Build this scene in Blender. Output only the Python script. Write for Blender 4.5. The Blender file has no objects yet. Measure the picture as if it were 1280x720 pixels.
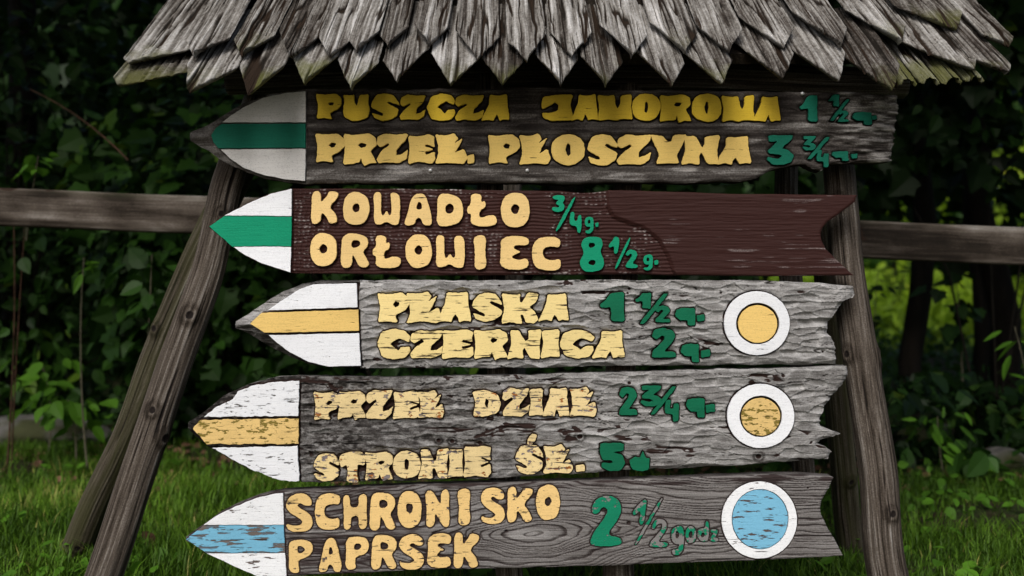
import bpy, math, random
import numpy as np
from mathutils import Vector

R = math.radians
rng = np.random.default_rng(7)
random.seed(7)
scene = bpy.context.scene
COL = scene.collection

# ------------------------------------------------------------------ camera, sky, sun, exposure
CAM_D, FPX, EYE = 2.1, 1400.0, 0.65
S = CAM_D / FPX                                    # metres per photo pixel on the boards
cam_d = bpy.data.cameras.new("camera")
cam = bpy.data.objects.new("camera", cam_d)
COL.objects.link(cam)
cam.location = (0, -CAM_D, EYE)
cam.rotation_euler = (R(90), 0, 0)
cam_d.sensor_width = 36.0
cam_d.lens = 36.0 * FPX / 1280.0
cam_d.clip_start, cam_d.clip_end = 0.05, 500
cam_d.dof.use_dof = True
cam_d.dof.focus_distance = CAM_D
cam_d.dof.aperture_fstop = 3.5
scene.camera = cam

SUN_EL, SUN_AZ = R(43), R(-16)                     # azimuth measured from -Y (behind the camera) towards +X
world = bpy.data.worlds.new("World")
scene.world = world
world.use_nodes = True
wn = world.node_tree
bg = wn.nodes["Background"]
sky = wn.nodes.new("ShaderNodeTexSky")
sky.sky_type = 'NISHITA'
sky.sun_disc = False
sky.sun_elevation = SUN_EL
sky.sun_rotation = R(180) - SUN_AZ
sky.air_density, sky.dust_density, sky.ozone_density = 1.0, 4.0, 0.6
wn.links.new(sky.outputs[0], bg.inputs[0])
bg.inputs[1].default_value = 0.07
sun_d = bpy.data.lights.new("sun", 'SUN')
sun_d.energy = 1.5
sun_d.angle = R(26)
sun_d.color = (1.0, 0.99, 0.98)
sun = bpy.data.objects.new("sun", sun_d)
COL.objects.link(sun)
sdir = Vector((math.sin(SUN_AZ) * math.cos(SUN_EL), -math.cos(SUN_AZ) * math.cos(SUN_EL), math.sin(SUN_EL)))
sun.rotation_euler = sdir.to_track_quat('Z', 'Y').to_euler()
sun.location = (0, -6, 8)
scene.view_settings.view_transform = 'Standard'
scene.view_settings.look = 'None'
scene.view_settings.gamma = 1
scene.view_settings.exposure = 0.68
scene.view_settings.use_curve_mapping = False
scene.render.engine = 'CYCLES'
scene.cycles.use_denoising = True
scene.cycles.max_bounces = 5
scene.cycles.diffuse_bounces = 3
scene.cycles.transparent_max_bounces = 4

# ------------------------------------------------------------------ small helpers
def at(px, py, Y):
    d = Y + CAM_D
    return Vector(((px - 640) / FPX * d, Y, EYE + (360 - py) / FPX * d))

def tag(o, label=None, cat=None, group=None, kind=None):
    if label: o["label"] = label
    if cat: o["category"] = cat
    if group: o["group"] = group
    if kind: o["kind"] = kind
    return o

def empty(name, loc):
    o = bpy.data.objects.new(name, None)
    o.empty_display_size = 0.1
    COL.objects.link(o)
    o.location = loc
    return o

def link(name, me, mat, parent=None):
    o = bpy.data.objects.new(name, me)
    COL.objects.link(o)
    if mat is not None and not me.materials:
        me.materials.append(mat)
    if parent is not None:
        o.parent = parent
    return o

def mesh_np(name, verts, quads=None, tris=None, ngons=None, attrs=None, smooth=True):
    """numpy arrays -> mesh; attrs are float point attributes"""
    me = bpy.data.meshes.new(name)
    verts = np.ascontiguousarray(verts, dtype=np.float32).reshape(-1, 3)
    loops, tot = [], []
    if quads is not None and len(quads):
        q = np.asarray(quads, dtype=np.int32).reshape(-1, 4)
        loops.append(q.ravel()); tot.append(np.full(len(q), 4, np.int32))
    if tris is not None and len(tris):
        t = np.asarray(tris, dtype=np.int32).reshape(-1, 3)
        loops.append(t.ravel()); tot.append(np.full(len(t), 3, np.int32))
    for g in ngons or []:
        loops.append(np.asarray(g, dtype=np.int32)); tot.append(np.array([len(g)], np.int32))
    loops = np.concatenate(loops); tot = np.concatenate(tot)
    starts = np.concatenate([[0], np.cumsum(tot)[:-1]]).astype(np.int32)
    me.vertices.add(len(verts)); me.vertices.foreach_set("co", verts.ravel())
    me.loops.add(len(loops)); me.loops.foreach_set("vertex_index", loops)
    me.polygons.add(len(tot)); me.polygons.foreach_set("loop_start", starts)
    try:
        me.polygons.foreach_set("loop_total", tot)
    except Exception:
        pass
    me.polygons.foreach_set("use_smooth", np.full(len(tot), smooth, dtype=bool))
    for k, v in (attrs or {}).items():
        a = me.attributes.new(k, 'FLOAT', 'POINT')
        a.data.foreach_set("value", np.ascontiguousarray(v, dtype=np.float32).ravel())
    me.update(calc_edges=True)
    me.validate()
    return me

# --- noise
def _hash(ix, iy, seed):
    h = (ix.astype(np.int64) * 374761393 + iy.astype(np.int64) * 668265263 + seed * 1442695041) & 0xFFFFFFFF
    h = ((h ^ (h >> 13)) * 1274126177) & 0xFFFFFFFF
    h = ((h ^ (h >> 16)) * 2246822519) & 0xFFFFFFFF
    h = h ^ (h >> 15)
    return (h & 0xFFFFFF) / float(0xFFFFFF)

def vnoise(x, y, seed=0):
    x = np.asarray(x, float); y = np.asarray(y, float)
    ix, iy = np.floor(x), np.floor(y)
    fx, fy = x - ix, y - iy
    fx = fx * fx * (3 - 2 * fx); fy = fy * fy * (3 - 2 * fy)
    ix = ix.astype(np.int64); iy = iy.astype(np.int64)
    a = _hash(ix, iy, seed); b = _hash(ix + 1, iy, seed)
    c = _hash(ix, iy + 1, seed); d = _hash(ix + 1, iy + 1, seed)
    return (a * (1 - fx) + b * fx) * (1 - fy) + (c * (1 - fx) + d * fx) * fy

def fbm(x, y, seed=0, octs=4, gain=0.5):
    s, a, n = 0.0, 1.0, 0.0
    for k in range(octs):
        s = s + a * vnoise(x * 2 ** k, y * 2 ** k, seed + 17 * k)
        n += a; a *= gain
    return s / n

def worley(x, y, seed=0):
    """distances to the nearest and second nearest feature point of a jittered grid, and a random id"""
    ix, iy = np.floor(x).astype(np.int64), np.floor(y).astype(np.int64)
    f1 = np.full(x.shape, 9.0); f2 = np.full(x.shape, 9.0); idd = np.zeros(x.shape); dyy = np.zeros(x.shape)
    for dx in (-1, 0, 1):
        for dy in (-1, 0, 1):
            cx, cy = ix + dx, iy + dy
            px = cx + _hash(cx, cy, seed); py = cy + _hash(cx, cy, seed + 5)
            d = np.hypot(px - x, py - y)
            closer = d < f1
            f2 = np.where(closer, f1, np.minimum(f2, d))
            idd = np.where(closer, _hash(cx, cy, seed + 9), idd)
            dyy = np.where(closer, y - py, dyy)
            f1 = np.where(closer, d, f1)
    return f1, f2, idd, dyy

def sstep(a, b, x):
    t = np.clip((x - a) / (b - a), 0, 1)
    return t * t * (3 - 2 * t)

def seg_dist(px, py, poly, closed=True):
    """distance of points to a polygon's edges (px units)"""
    P = np.asarray(poly, float)
    Q = np.roll(P, -1, 0) if closed else P[1:]
    A = P if closed else P[:-1]
    best = np.full(px.shape, 1e9)
    for (ax, ay), (bx, by) in zip(A, Q):
        dx, dy = bx - ax, by - ay
        L = dx * dx + dy * dy
        if L < 1e-9: continue
        t = np.clip(((px - ax) * dx + (py - ay) * dy) / L, 0, 1)
        best = np.minimum(best, (px - ax - t * dx) ** 2 + (py - ay - t * dy) ** 2)
    return np.sqrt(best)

def inside(px, py, poly):
    P = np.asarray(poly, float)
    r = np.zeros(px.shape, bool)
    x2, y2 = P[-1]
    for x1, y1 in P:
        c = ((y1 > py) != (y2 > py))
        with np.errstate(divide='ignore', invalid='ignore'):
            xi = (x2 - x1) * (py - y1) / (y2 - y1 if y2 != y1 else 1e-9) + x1
        r ^= c & (px < xi)
        x2, y2 = x1, y1
    return r

def chaikin(p, n, c=0.25):
    p = np.asarray(p, float)
    for _ in range(n):
        q = np.roll(p, -1, 0)
        p = np.stack([(1 - c) * p + c * q, c * p + (1 - c) * q], 1).reshape(-1, 2)
    return p

# ------------------------------------------------------------------ materials
class NT:
    def __init__(self, name):
        self.m = bpy.data.materials.new(name)
        self.m.use_nodes = True
        self.t = self.m.node_tree
        self.b = self.t.nodes["Principled BSDF"]
        self.b.inputs["Specular IOR Level"].default_value = 0.12
    def n(self, typ, **kw):
        nd = self.t.nodes.new(typ)
        for k, v in kw.items(): setattr(nd, k, v)
        return nd
    def l(self, a, b): self.t.links.new(a, b)
    def setin(self, sock, v):
        if hasattr(v, "links"): self.l(v, sock)
        else: sock.default_value = v
    def math(self, op, a, b=0.0, clamp=False):
        nd = self.n("ShaderNodeMath", operation=op, use_clamp=clamp)
        self.setin(nd.inputs[0], a); self.setin(nd.inputs[1], b)
        return nd.outputs[0]
    def mix(self, f, a, b):
        nd = self.n("ShaderNodeMix", data_type='RGBA')
        self.setin(nd.inputs[0], f)
        for s, v in ((nd.inputs[6], a), (nd.inputs[7], b)):
            if hasattr(v, "links"): self.l(v, s)
            else: s.default_value = (*v, 1)
        return nd.outputs[2]
    def obj_coord(self, scale=(1, 1, 1), rnd=0.0):
        tc = self.n("ShaderNodeTexCoord")
        mp = self.n("ShaderNodeMapping")
        mp.inputs["Scale"].default_value = scale
        self.l(tc.outputs["Object"], mp.inputs["Vector"])
        if rnd:
            oi = self.n("ShaderNodeObjectInfo")
            v = self.n("ShaderNodeVectorMath", operation='SCALE')
            v.inputs[0].default_value = (rnd, rnd * 1.7, rnd * 2.3)
            self.l(oi.outputs["Random"], v.inputs["Scale"])
            self.l(v.outputs[0], mp.inputs["Location"])
        return mp.outputs[0]
    def noise(self, vec, scale=1.0, detail=3.0, rough=0.55):
        nd = self.n("ShaderNodeTexNoise")
        nd.inputs["Scale"].default_value = scale
        nd.inputs["Detail"].default_value = detail
        nd.inputs["Roughness"].default_value = rough
        self.l(vec, nd.inputs["Vector"])
        return nd.outputs["Fac"]
    def ramp(self, f, stops):
        nd = self.n("ShaderNodeValToRGB")
        cr = nd.color_ramp
        while len(cr.elements) < len(stops): cr.elements.new(0.5)
        for e, (p, c) in zip(cr.elements, stops):
            e.position = p; e.color = (*c, 1) if len(c) == 3 else c
        self.l(f, nd.inputs[0])
        return nd.outputs[0]
    def step(self, f, a, b):
        nd = self.n("ShaderNodeMapRange", interpolation_type='SMOOTHSTEP')
        self.setin(nd.inputs[0], f)
        nd.inputs[1].default_value = a; nd.inputs[2].default_value = b
        return nd.outputs[0]
    def attr(self, name):
        nd = self.n("ShaderNodeAttribute", attribute_name=name)
        return nd.outputs["Fac"]
    def bump(self, h, dist, strength=1.0):
        nd = self.n("ShaderNodeBump")
        nd.inputs["Strength"].default_value = strength
        nd.inputs["Distance"].default_value = dist
        self.l(h, nd.inputs["Height"])
        self.l(nd.outputs[0], self.b.inputs["Normal"])
    def done(self, color, rough=0.85):
        self.setin(self.b.inputs["Base Color"], color if hasattr(color, "links") else (*color, 1))
        self.setin(self.b.inputs["Roughness"], rough)
        return self.m

def wood_attr_mat(name, stops, paint=(0.02, 0.01, 0.008), grain=(14, 14, 420), bump=0.0008, tint=None, rough=0.85, rnd=0.0, amp=0.45, grit=0.65):
    """weathered timber: 'tone' attribute + fine streaks -> grey ramp; 'paint' attribute -> old stain left on it"""
    t = NT(name)
    v = t.obj_coord(grain, rnd)
    st = t.noise(v, 1.0, 4.0, 0.6)
    v2 = t.obj_coord((330, 330, 420), rnd)
    sp = t.noise(v2, 1.0, 4.0, 0.7)
    f = t.math('ADD', t.attr("tone"), t.math('MULTIPLY', t.math('SUBTRACT', st, 0.5), amp))
    f = t.math('ADD', f, t.math('MULTIPLY', t.math('SUBTRACT', sp, 0.5), grit), clamp=True)
    c = t.ramp(f, stops)
    if tint:
        tf = t.step(t.attr("moss"), 0.25, 0.85)
        c = t.mix(t.math('MULTIPLY', tf, 0.75), c, tint)
    pf = t.math('ADD', t.attr("paint"), t.math('MULTIPLY', t.math('SUBTRACT', st, 0.5), 0.5))
    pf = t.math('ADD', pf, t.math('MULTIPLY', t.math('SUBTRACT', sp, 0.5), 0.35))
    c = t.mix(t.step(pf, 0.38, 0.62), c, paint)
    t.bump(t.math('ADD', st, t.math('MULTIPLY', sp, 0.5)), bump)
    return t.done(c, rough)

def paint_mat(name, col, peel=0.30, crack=0.30, under=(0.20, 0.19, 0.18), under2=None, grain=(16, 16, 260), peel_scale=(70, 70, 130), dirt=0.25, rough=0.6, dirtcol=None):
    """old oil paint on grained wood: fine cracks along the grain, chips down to the timber (peel = share of noise below which paint is gone)"""
    t = NT(name)
    vc = t.obj_coord(grain)
    cr = t.noise(vc, 1.0, 3.0, 0.65)
    vp = t.obj_coord(peel_scale)
    pn = t.noise(vp, 1.0, 4.0, 0.6)
    vb = t.obj_coord((9, 9, 22))
    bn = t.noise(vb, 1.0, 3.0, 0.5)
    oi = t.n("ShaderNodeObjectInfo")
    var = t.math('ADD', t.math('MULTIPLY', oi.outputs["Random"], 0.12), 0.94)
    hv = t.n("ShaderNodeHueSaturation")
    hv.inputs["Color"].default_value = (*col, 1)
    t.l(var, hv.inputs["Value"])
    c = hv.outputs[0]
    dc = dirtcol or tuple(x * 0.55 for x in col)
    c = t.mix(t.math('MULTIPLY', t.step(bn, 0.5, 0.75), dirt), c, dc)
    vs = t.obj_coord((330, 330, 480))
    sn = t.noise(vs, 1.0, 3.0, 0.7)
    c = t.mix(t.math('MULTIPLY', t.step(sn, 0.50, 0.78), min(1, dirt * 1.5 + .12)), c, tuple(x * 0.42 for x in col))
    gl = t.noise(t.obj_coord((22, 22, 620)), 1.0, 3.0, 0.6)
    c = t.mix(t.math('MULTIPLY', t.step(gl, 0.50, 0.80), .55), c, tuple(x * 0.55 for x in col))
    u = under
    if under2:
        u = t.mix(t.step(t.noise(t.obj_coord((40, 40, 60)), 1.0, 2.0), 0.52, 0.58), under, under2)
    pm = t.step(t.math('ADD', t.math('MULTIPLY', pn, 0.7), t.math('MULTIPLY', bn, 0.3)), peel + 0.012, peel - 0.012)
    cm = t.step(t.math('ADD', t.math('MULTIPLY', cr, 0.8), t.math('MULTIPLY', pn, 0.2)), crack + 0.02, crack - 0.02)
    c = t.mix(pm, c, u)
    c = t.mix(cm, c, tuple(x * 0.35 for x in under))
    h = t.math('SUBTRACT', t.math('ADD', t.math('MULTIPLY', cr, 0.5), t.math('MULTIPLY', sn, 0.45)), t.math('ADD', t.math('MULTIPLY', pm, 0.8), cm))
    t.bump(h, 0.0012)
    return t.done(c, rough)

M = {}
GREYW = [(0.0, (0.012, 0.010, 0.009)), (0.28, (0.060, 0.055, 0.052)), (0.55, (0.20, 0.195, 0.19)), (0.8, (0.37, 0.365, 0.36)), (1.0, (0.56, 0.55, 0.54))]
SHAKEW = [(0.0, (0.010, 0.008, 0.006)), (0.28, (0.058, 0.050, 0.043)), (0.55, (0.19, 0.180, 0.165)), (0.8, (0.36, 0.352, 0.338)), (1.0, (0.55, 0.54, 0.53))]
DARKW = [(0.0, (0.006, 0.005, 0.004)), (0.4, (0.022, 0.018, 0.016)), (0.65, (0.07, 0.062, 0.056)), (0.85, (0.20, 0.19, 0.18)), (1.0, (0.34, 0.32, 0.30))]
BROWN2 = [(0.0, (0.007, 0.004, 0.004)), (0.35, (0.020, 0.010, 0.010)), (0.6, (0.040, 0.019, 0.018)), (0.8, (0.13, 0.10, 0.095)), (1.0, (0.34, 0.31, 0.30))]
GRAY5 = [(0.0, (0.014, 0.010, 0.009)), (0.3, (0.05, 0.042, 0.040)), (0.6, (0.16, 0.15, 0.145)), (0.85, (0.27, 0.26, 0.255)), (1.0, (0.38, 0.37, 0.36))]
LOGW = [(0.0, (0.006, 0.005, 0.004)), (0.3, (0.025, 0.019, 0.014)), (0.6, (0.084, 0.069, 0.056)), (0.85, (0.19, 0.170, 0.150)), (1.0, (0.34, 0.325, 0.31))]
M['b1'] = wood_attr_mat("dark stained carved timber", DARKW, (0.012, 0.009, 0.008))
M['b2'] = wood_attr_mat("dark brown painted timber", BROWN2, (0.034, 0.0125, 0.0105), rough=0.6)
M['b3'] = wood_attr_mat("silver grey gouged timber", GREYW, (0.022, 0.012, 0.010))
M['b5'] = wood_attr_mat("grey ringed timber", GRAY5, (0.034, 0.024, 0.023))
M['shingle'] = wood_attr_mat("weathered roof shake", SHAKEW, (0.022, 0.014, 0.009), grain=(300, 12, 12), bump=0.0014, tint=(0.10, 0.105, 0.03), rnd=3.0, amp=0.5)
M['log'] = wood_attr_mat("weathered round timber", LOGW, (0.012, 0.009, 0.008), grain=(300, 300, 10), bump=0.0016, tint=(0.055, 0.06, 0.02), rnd=5.0, amp=.75)
M['rail'] = wood_attr_mat("weathered sawn rail", LOGW, (0.030, 0.018, 0.013), grain=(9, 200, 240), bump=0.0016, tint=(0.05, 0.055, 0.03), amp=.7, grit=.6)
YEL = (0.70, 0.46, 0.155)
M['y1a'] = paint_mat("olive yellow letter paint", (0.58, 0.40, 0.03), peel=0.26, crack=0.33, under=(0.05, 0.035, 0.025))
M['y1'] = paint_mat("ochre yellow letter paint", (0.70, 0.49, 0.14), peel=0.26, crack=0.335, under=(0.05, 0.035, 0.025))
M['y2'] = paint_mat("cream yellow letter paint", (0.80, 0.565, 0.235), peel=0.24, crack=0.345, under=(0.06, 0.04, 0.03), dirt=0.26)
M['y3'] = paint_mat("pale yellow letter paint", (0.80, 0.635, 0.275), peel=0.31, crack=0.40, under=(0.10, 0.06, 0.04), dirt=0.2)
M['y4'] = paint_mat("flaking pale yellow letter paint", (0.74, 0.58, 0.29), peel=0.43, crack=0.41, under=(0.20, 0.17, 0.17), under2=(0.36, 0.13, 0.03), dirt=0.3)
M['y5'] = paint_mat("chipped cream letter paint", (0.78, 0.54, 0.22), peel=0.395, crack=0.38, under=(0.11, 0.085, 0.075), dirt=0.3)
M['yband'] = paint_mat("yellow band paint", (0.75, 0.52, 0.17), peel=0.33, crack=0.34, under=(0.16, 0.11, 0.02), dirt=0.25)
M['yband4'] = paint_mat("worn yellow band paint", (0.70, 0.49, 0.19), peel=0.455, crack=0.37, under=(0.20, 0.15, 0.03), peel_scale=(55, 55, 130), dirt=0.3)
M['g1'] = paint_mat("dark green paint", (0.004, 0.12, 0.075), peel=0.2, crack=0.2, dirt=0.35)
M['g2'] = paint_mat("fresh green paint", (0.004, 0.26, 0.135), peel=0.2, crack=0.3, dirt=0.2)
M['g3'] = paint_mat("bottle green paint", (0.004, 0.125, 0.060), peel=0.28, crack=0.32, dirt=0.3)
M['g5'] = paint_mat("flaking green paint", (0.006, 0.20, 0.105), peel=0.43, crack=0.3, under=(0.20, 0.195, 0.19), dirt=0.2)
M['g5b'] = paint_mat("mostly lost green paint", (0.006, 0.20, 0.105), peel=0.50, crack=0.3, under=(0.20, 0.195, 0.19), peel_scale=(50, 50, 60), dirt=0.2)
M['w1'] = paint_mat("grimy white paint", (0.58, 0.57, 0.55), peel=0.18, crack=0.2, dirt=0.45, dirtcol=(0.30, 0.28, 0.25))
M['w2'] = paint_mat("clean white paint", (0.80, 0.82, 0.85), peel=0.28, crack=0.33, under=(0.45, 0.44, 0.43), dirt=0.24)
M['w3'] = paint_mat("speckled white paint", (0.80, 0.82, 0.85), peel=0.345, crack=0.33, under=(0.30, 0.29, 0.28), peel_scale=(160, 160, 240), dirt=0.25)
M['w4'] = paint_mat("worn white paint", (0.78, 0.80, 0.83), peel=0.385, crack=0.375, under=(0.13, 0.125, 0.12), peel_scale=(50, 50, 190), dirt=0.2)
M['w5'] = paint_mat("cracked white paint", (0.81, 0.83, 0.85), peel=0.385, crack=0.35, under=(0.12, 0.09, 0.08), peel_scale=(34, 34, 190), dirt=0.24)
M['bl'] = paint_mat("flaking light blue paint", (0.19, 0.47, 0.66), peel=0.425, crack=0.36, under=(0.10, 0.075, 0.07), peel_scale=(28, 28, 150), dirt=0.12)
M['bl5'] = paint_mat("badly flaked light blue paint", (0.17, 0.43, 0.60), peel=0.475, crack=0.38, under=(0.13, 0.11, 0.10), under2=(0.10, 0.12, 0.14), peel_scale=(22, 22, 130), dirt=0.2)
_t = NT("zinc nail"); _t.b.inputs["Metallic"].default_value = 0.6
M['nail'] = _t.done((0.6, 0.6, 0.6), 0.5)

# ------------------------------------------------------------------ glyphs (unit box, y down)
def ell(cx, cy, rx, ry, n=14, sq=2.0, ph=0.0):
    a = [2 * math.pi * k / n + ph for k in range(n)]
    f = lambda c: math.copysign(abs(c) ** (2 / sq), c)
    return [(cx + rx * f(math.cos(t)), cy + ry * f(math.sin(t))) for t in a]

GA = {   # round chunky letters
 'K': [[(.05,0),(.38,.02),(.36,.40),(.60,.14),(.64,.02),(.98,.05),(.97,.22),(.62,.48),(.85,.66),(.98,.95),(.66,1),(.57,.8),(.38,.62),(.34,.98),(0,1),(.04,.5)]],
 'O': [ell(.5,.5,.5,.5,16,2.3), ell(.5,.47,.15,.14,10)],
 'W': [[(.02,.02),(.32,0),(.32,.35),(.30,.66),(.40,.72),(.5,.56),(.6,.72),(.7,.66),(.66,.3),(.64,.02),(.98,.05),(1,.5),(.97,.98),(.72,1),(.5,.88),(.3,1),(.03,.97),(.06,.5)]],
 'A': [[(.3,.03),(.68,0),(.82,.3),(1,.97),(.66,1),(.58,.76),(.42,.76),(.36,.97),(0,1),(.15,.6)], [(.47,.27),(.57,.27),(.62,.48),(.42,.50)]],
 'D': [[(.04,0),(.5,.02),(.88,.15),(1,.5),(.92,.8),(.6,.96),(0,1),(.03,.5)], ell(.47,.46,.17,.15,10)],
 'Ł': [[(.1,0),(.5,.03),(.46,.28),(.62,.22),(.6,.42),(.42,.5),(.4,.72),(.55,.72),(.65,.65),(1,.66),(.98,1),(.1,.98),(.13,.62),(0,.62),(0,.42),(.13,.35)]],
 'R': [[(.08,.02),(.6,0),(.95,.12),(.98,.38),(.75,.54),(.9,.75),(1,.95),(.68,1),(.52,.7),(.42,.60),(.40,.98),(0,1),(.05,.5)], [(.38,.2),(.62,.2),(.70,.31),(.6,.42),(.38,.42)]],
 'I': [[(0,.04),(1,0),(.85,.5),(1,.95),(.1,1),(.2,.5)]],
 'E': [[(.05,.03),(.95,0),(1,.32),(.6,.28),(.45,.33),(.5,.42),(.74,.48),(.5,.54),(.40,.66),(.6,.72),(.95,.66),(.98,1),(.02,1),(.06,.5)]],
 'C': [[(1,.05),(1,.33),(.7,.29),(.45,.35),(.37,.5),(.45,.65),(.7,.72),(1,.66),(1,.97),(.5,1),(.12,.9),(0,.5),(.12,.12),(.5,0)]],
 'S': [[(.98,.28),(.72,.34),(.52,.24),(.38,.31),(.55,.41),(.87,.52),(1,.72),(.86,.93),(.5,1),(.1,.95),(.02,.76),(.3,.83),(.56,.80),(.62,.72),(.45,.62),(.13,.5),(0,.28),(.15,.08),(.5,0),(.85,.06)]],
 'H': [[(0,.05),(.3,.02),(.3,.39),(.65,.37),(.62,.02),(.98,0),(.95,.5),(1,.98),(.66,1),(.66,.62),(.34,.63),(.36,1),(.02,1),(.08,.5)]],
 'N': [[(0,.04),(.3,0),(.64,.47),(.62,.02),(.98,0),(.95,.5),(1,.95),(.75,1),(.37,.53),(.38,.97),(.02,1),(.06,.5)]],
 'P': [[(.05,.05),(.6,0),(.95,.1),(1,.35),(.82,.53),(.45,.6),(.42,.75),(.5,1),(.05,1),(.1,.5)], [(.40,.2),(.62,.2),(.70,.31),(.6,.41),(.40,.42)]],
 '3': [[(.05,.02),(.95,0),(1,.25),(.78,.45),(1,.65),(.85,.95),(.3,1),(0,.85),(.08,.7),(.5,.75),(.58,.63),(.3,.52),(.35,.38),(.55,.27),(.08,.28)]],
 '4': [[(.08,0),(.4,0),(.34,.42),(.6,.42),(.65,.15),(.97,.15),(.9,1),(.58,1),(.6,.68),(.04,.62),(0,.45)]],
 '8': [[(.5,0),(.85,.05),(.95,.24),(.80,.44),(1,.65),(.95,.88),(.5,1),(.1,.92),(0,.68),(.2,.45),(.05,.26),(.15,.06)], ell(.48,.25,.13,.075,8), ell(.5,.71,.15,.09,8)],
 '1': [[(0,.55),(.45,.22),(.55,0),(.95,.05),(1,.3),(.85,1),(.5,.98),(.55,.5),(.15,.68)]],
 '2': [[(.02,.32),(.15,.08),(.5,0),(.87,.08),(.97,.3),(.82,.5),(.5,.8),(.95,.82),(1,1),(.02,1),(.05,.8),(.52,.4),(.56,.27),(.4,.22),(.25,.37)]],
 'g': [[(.5,0),(.9,.03),(1,.3),(.95,.8),(.6,1),(.1,.95),(.06,.8),(.5,.82),(.66,.6),(.3,.62),(0,.45),(.05,.12)], ell(.48,.3,.17,.13,8)],
 'o': [ell(.5,.5,.5,.5,12), ell(.5,.5,.2,.24,8)],
 'd': [[(.72,0),(1,.02),(.97,.95),(.5,1),(.1,.88),(0,.62),(.2,.36),(.68,.36)], ell(.48,.67,.17,.14,8)],
 'z': [[(.08,0),(.95,.05),(.9,.3),(.5,.72),(1,.75),(.95,1),(0,.97),(.02,.75),(.45,.28),(.05,.25)]],
}
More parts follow.
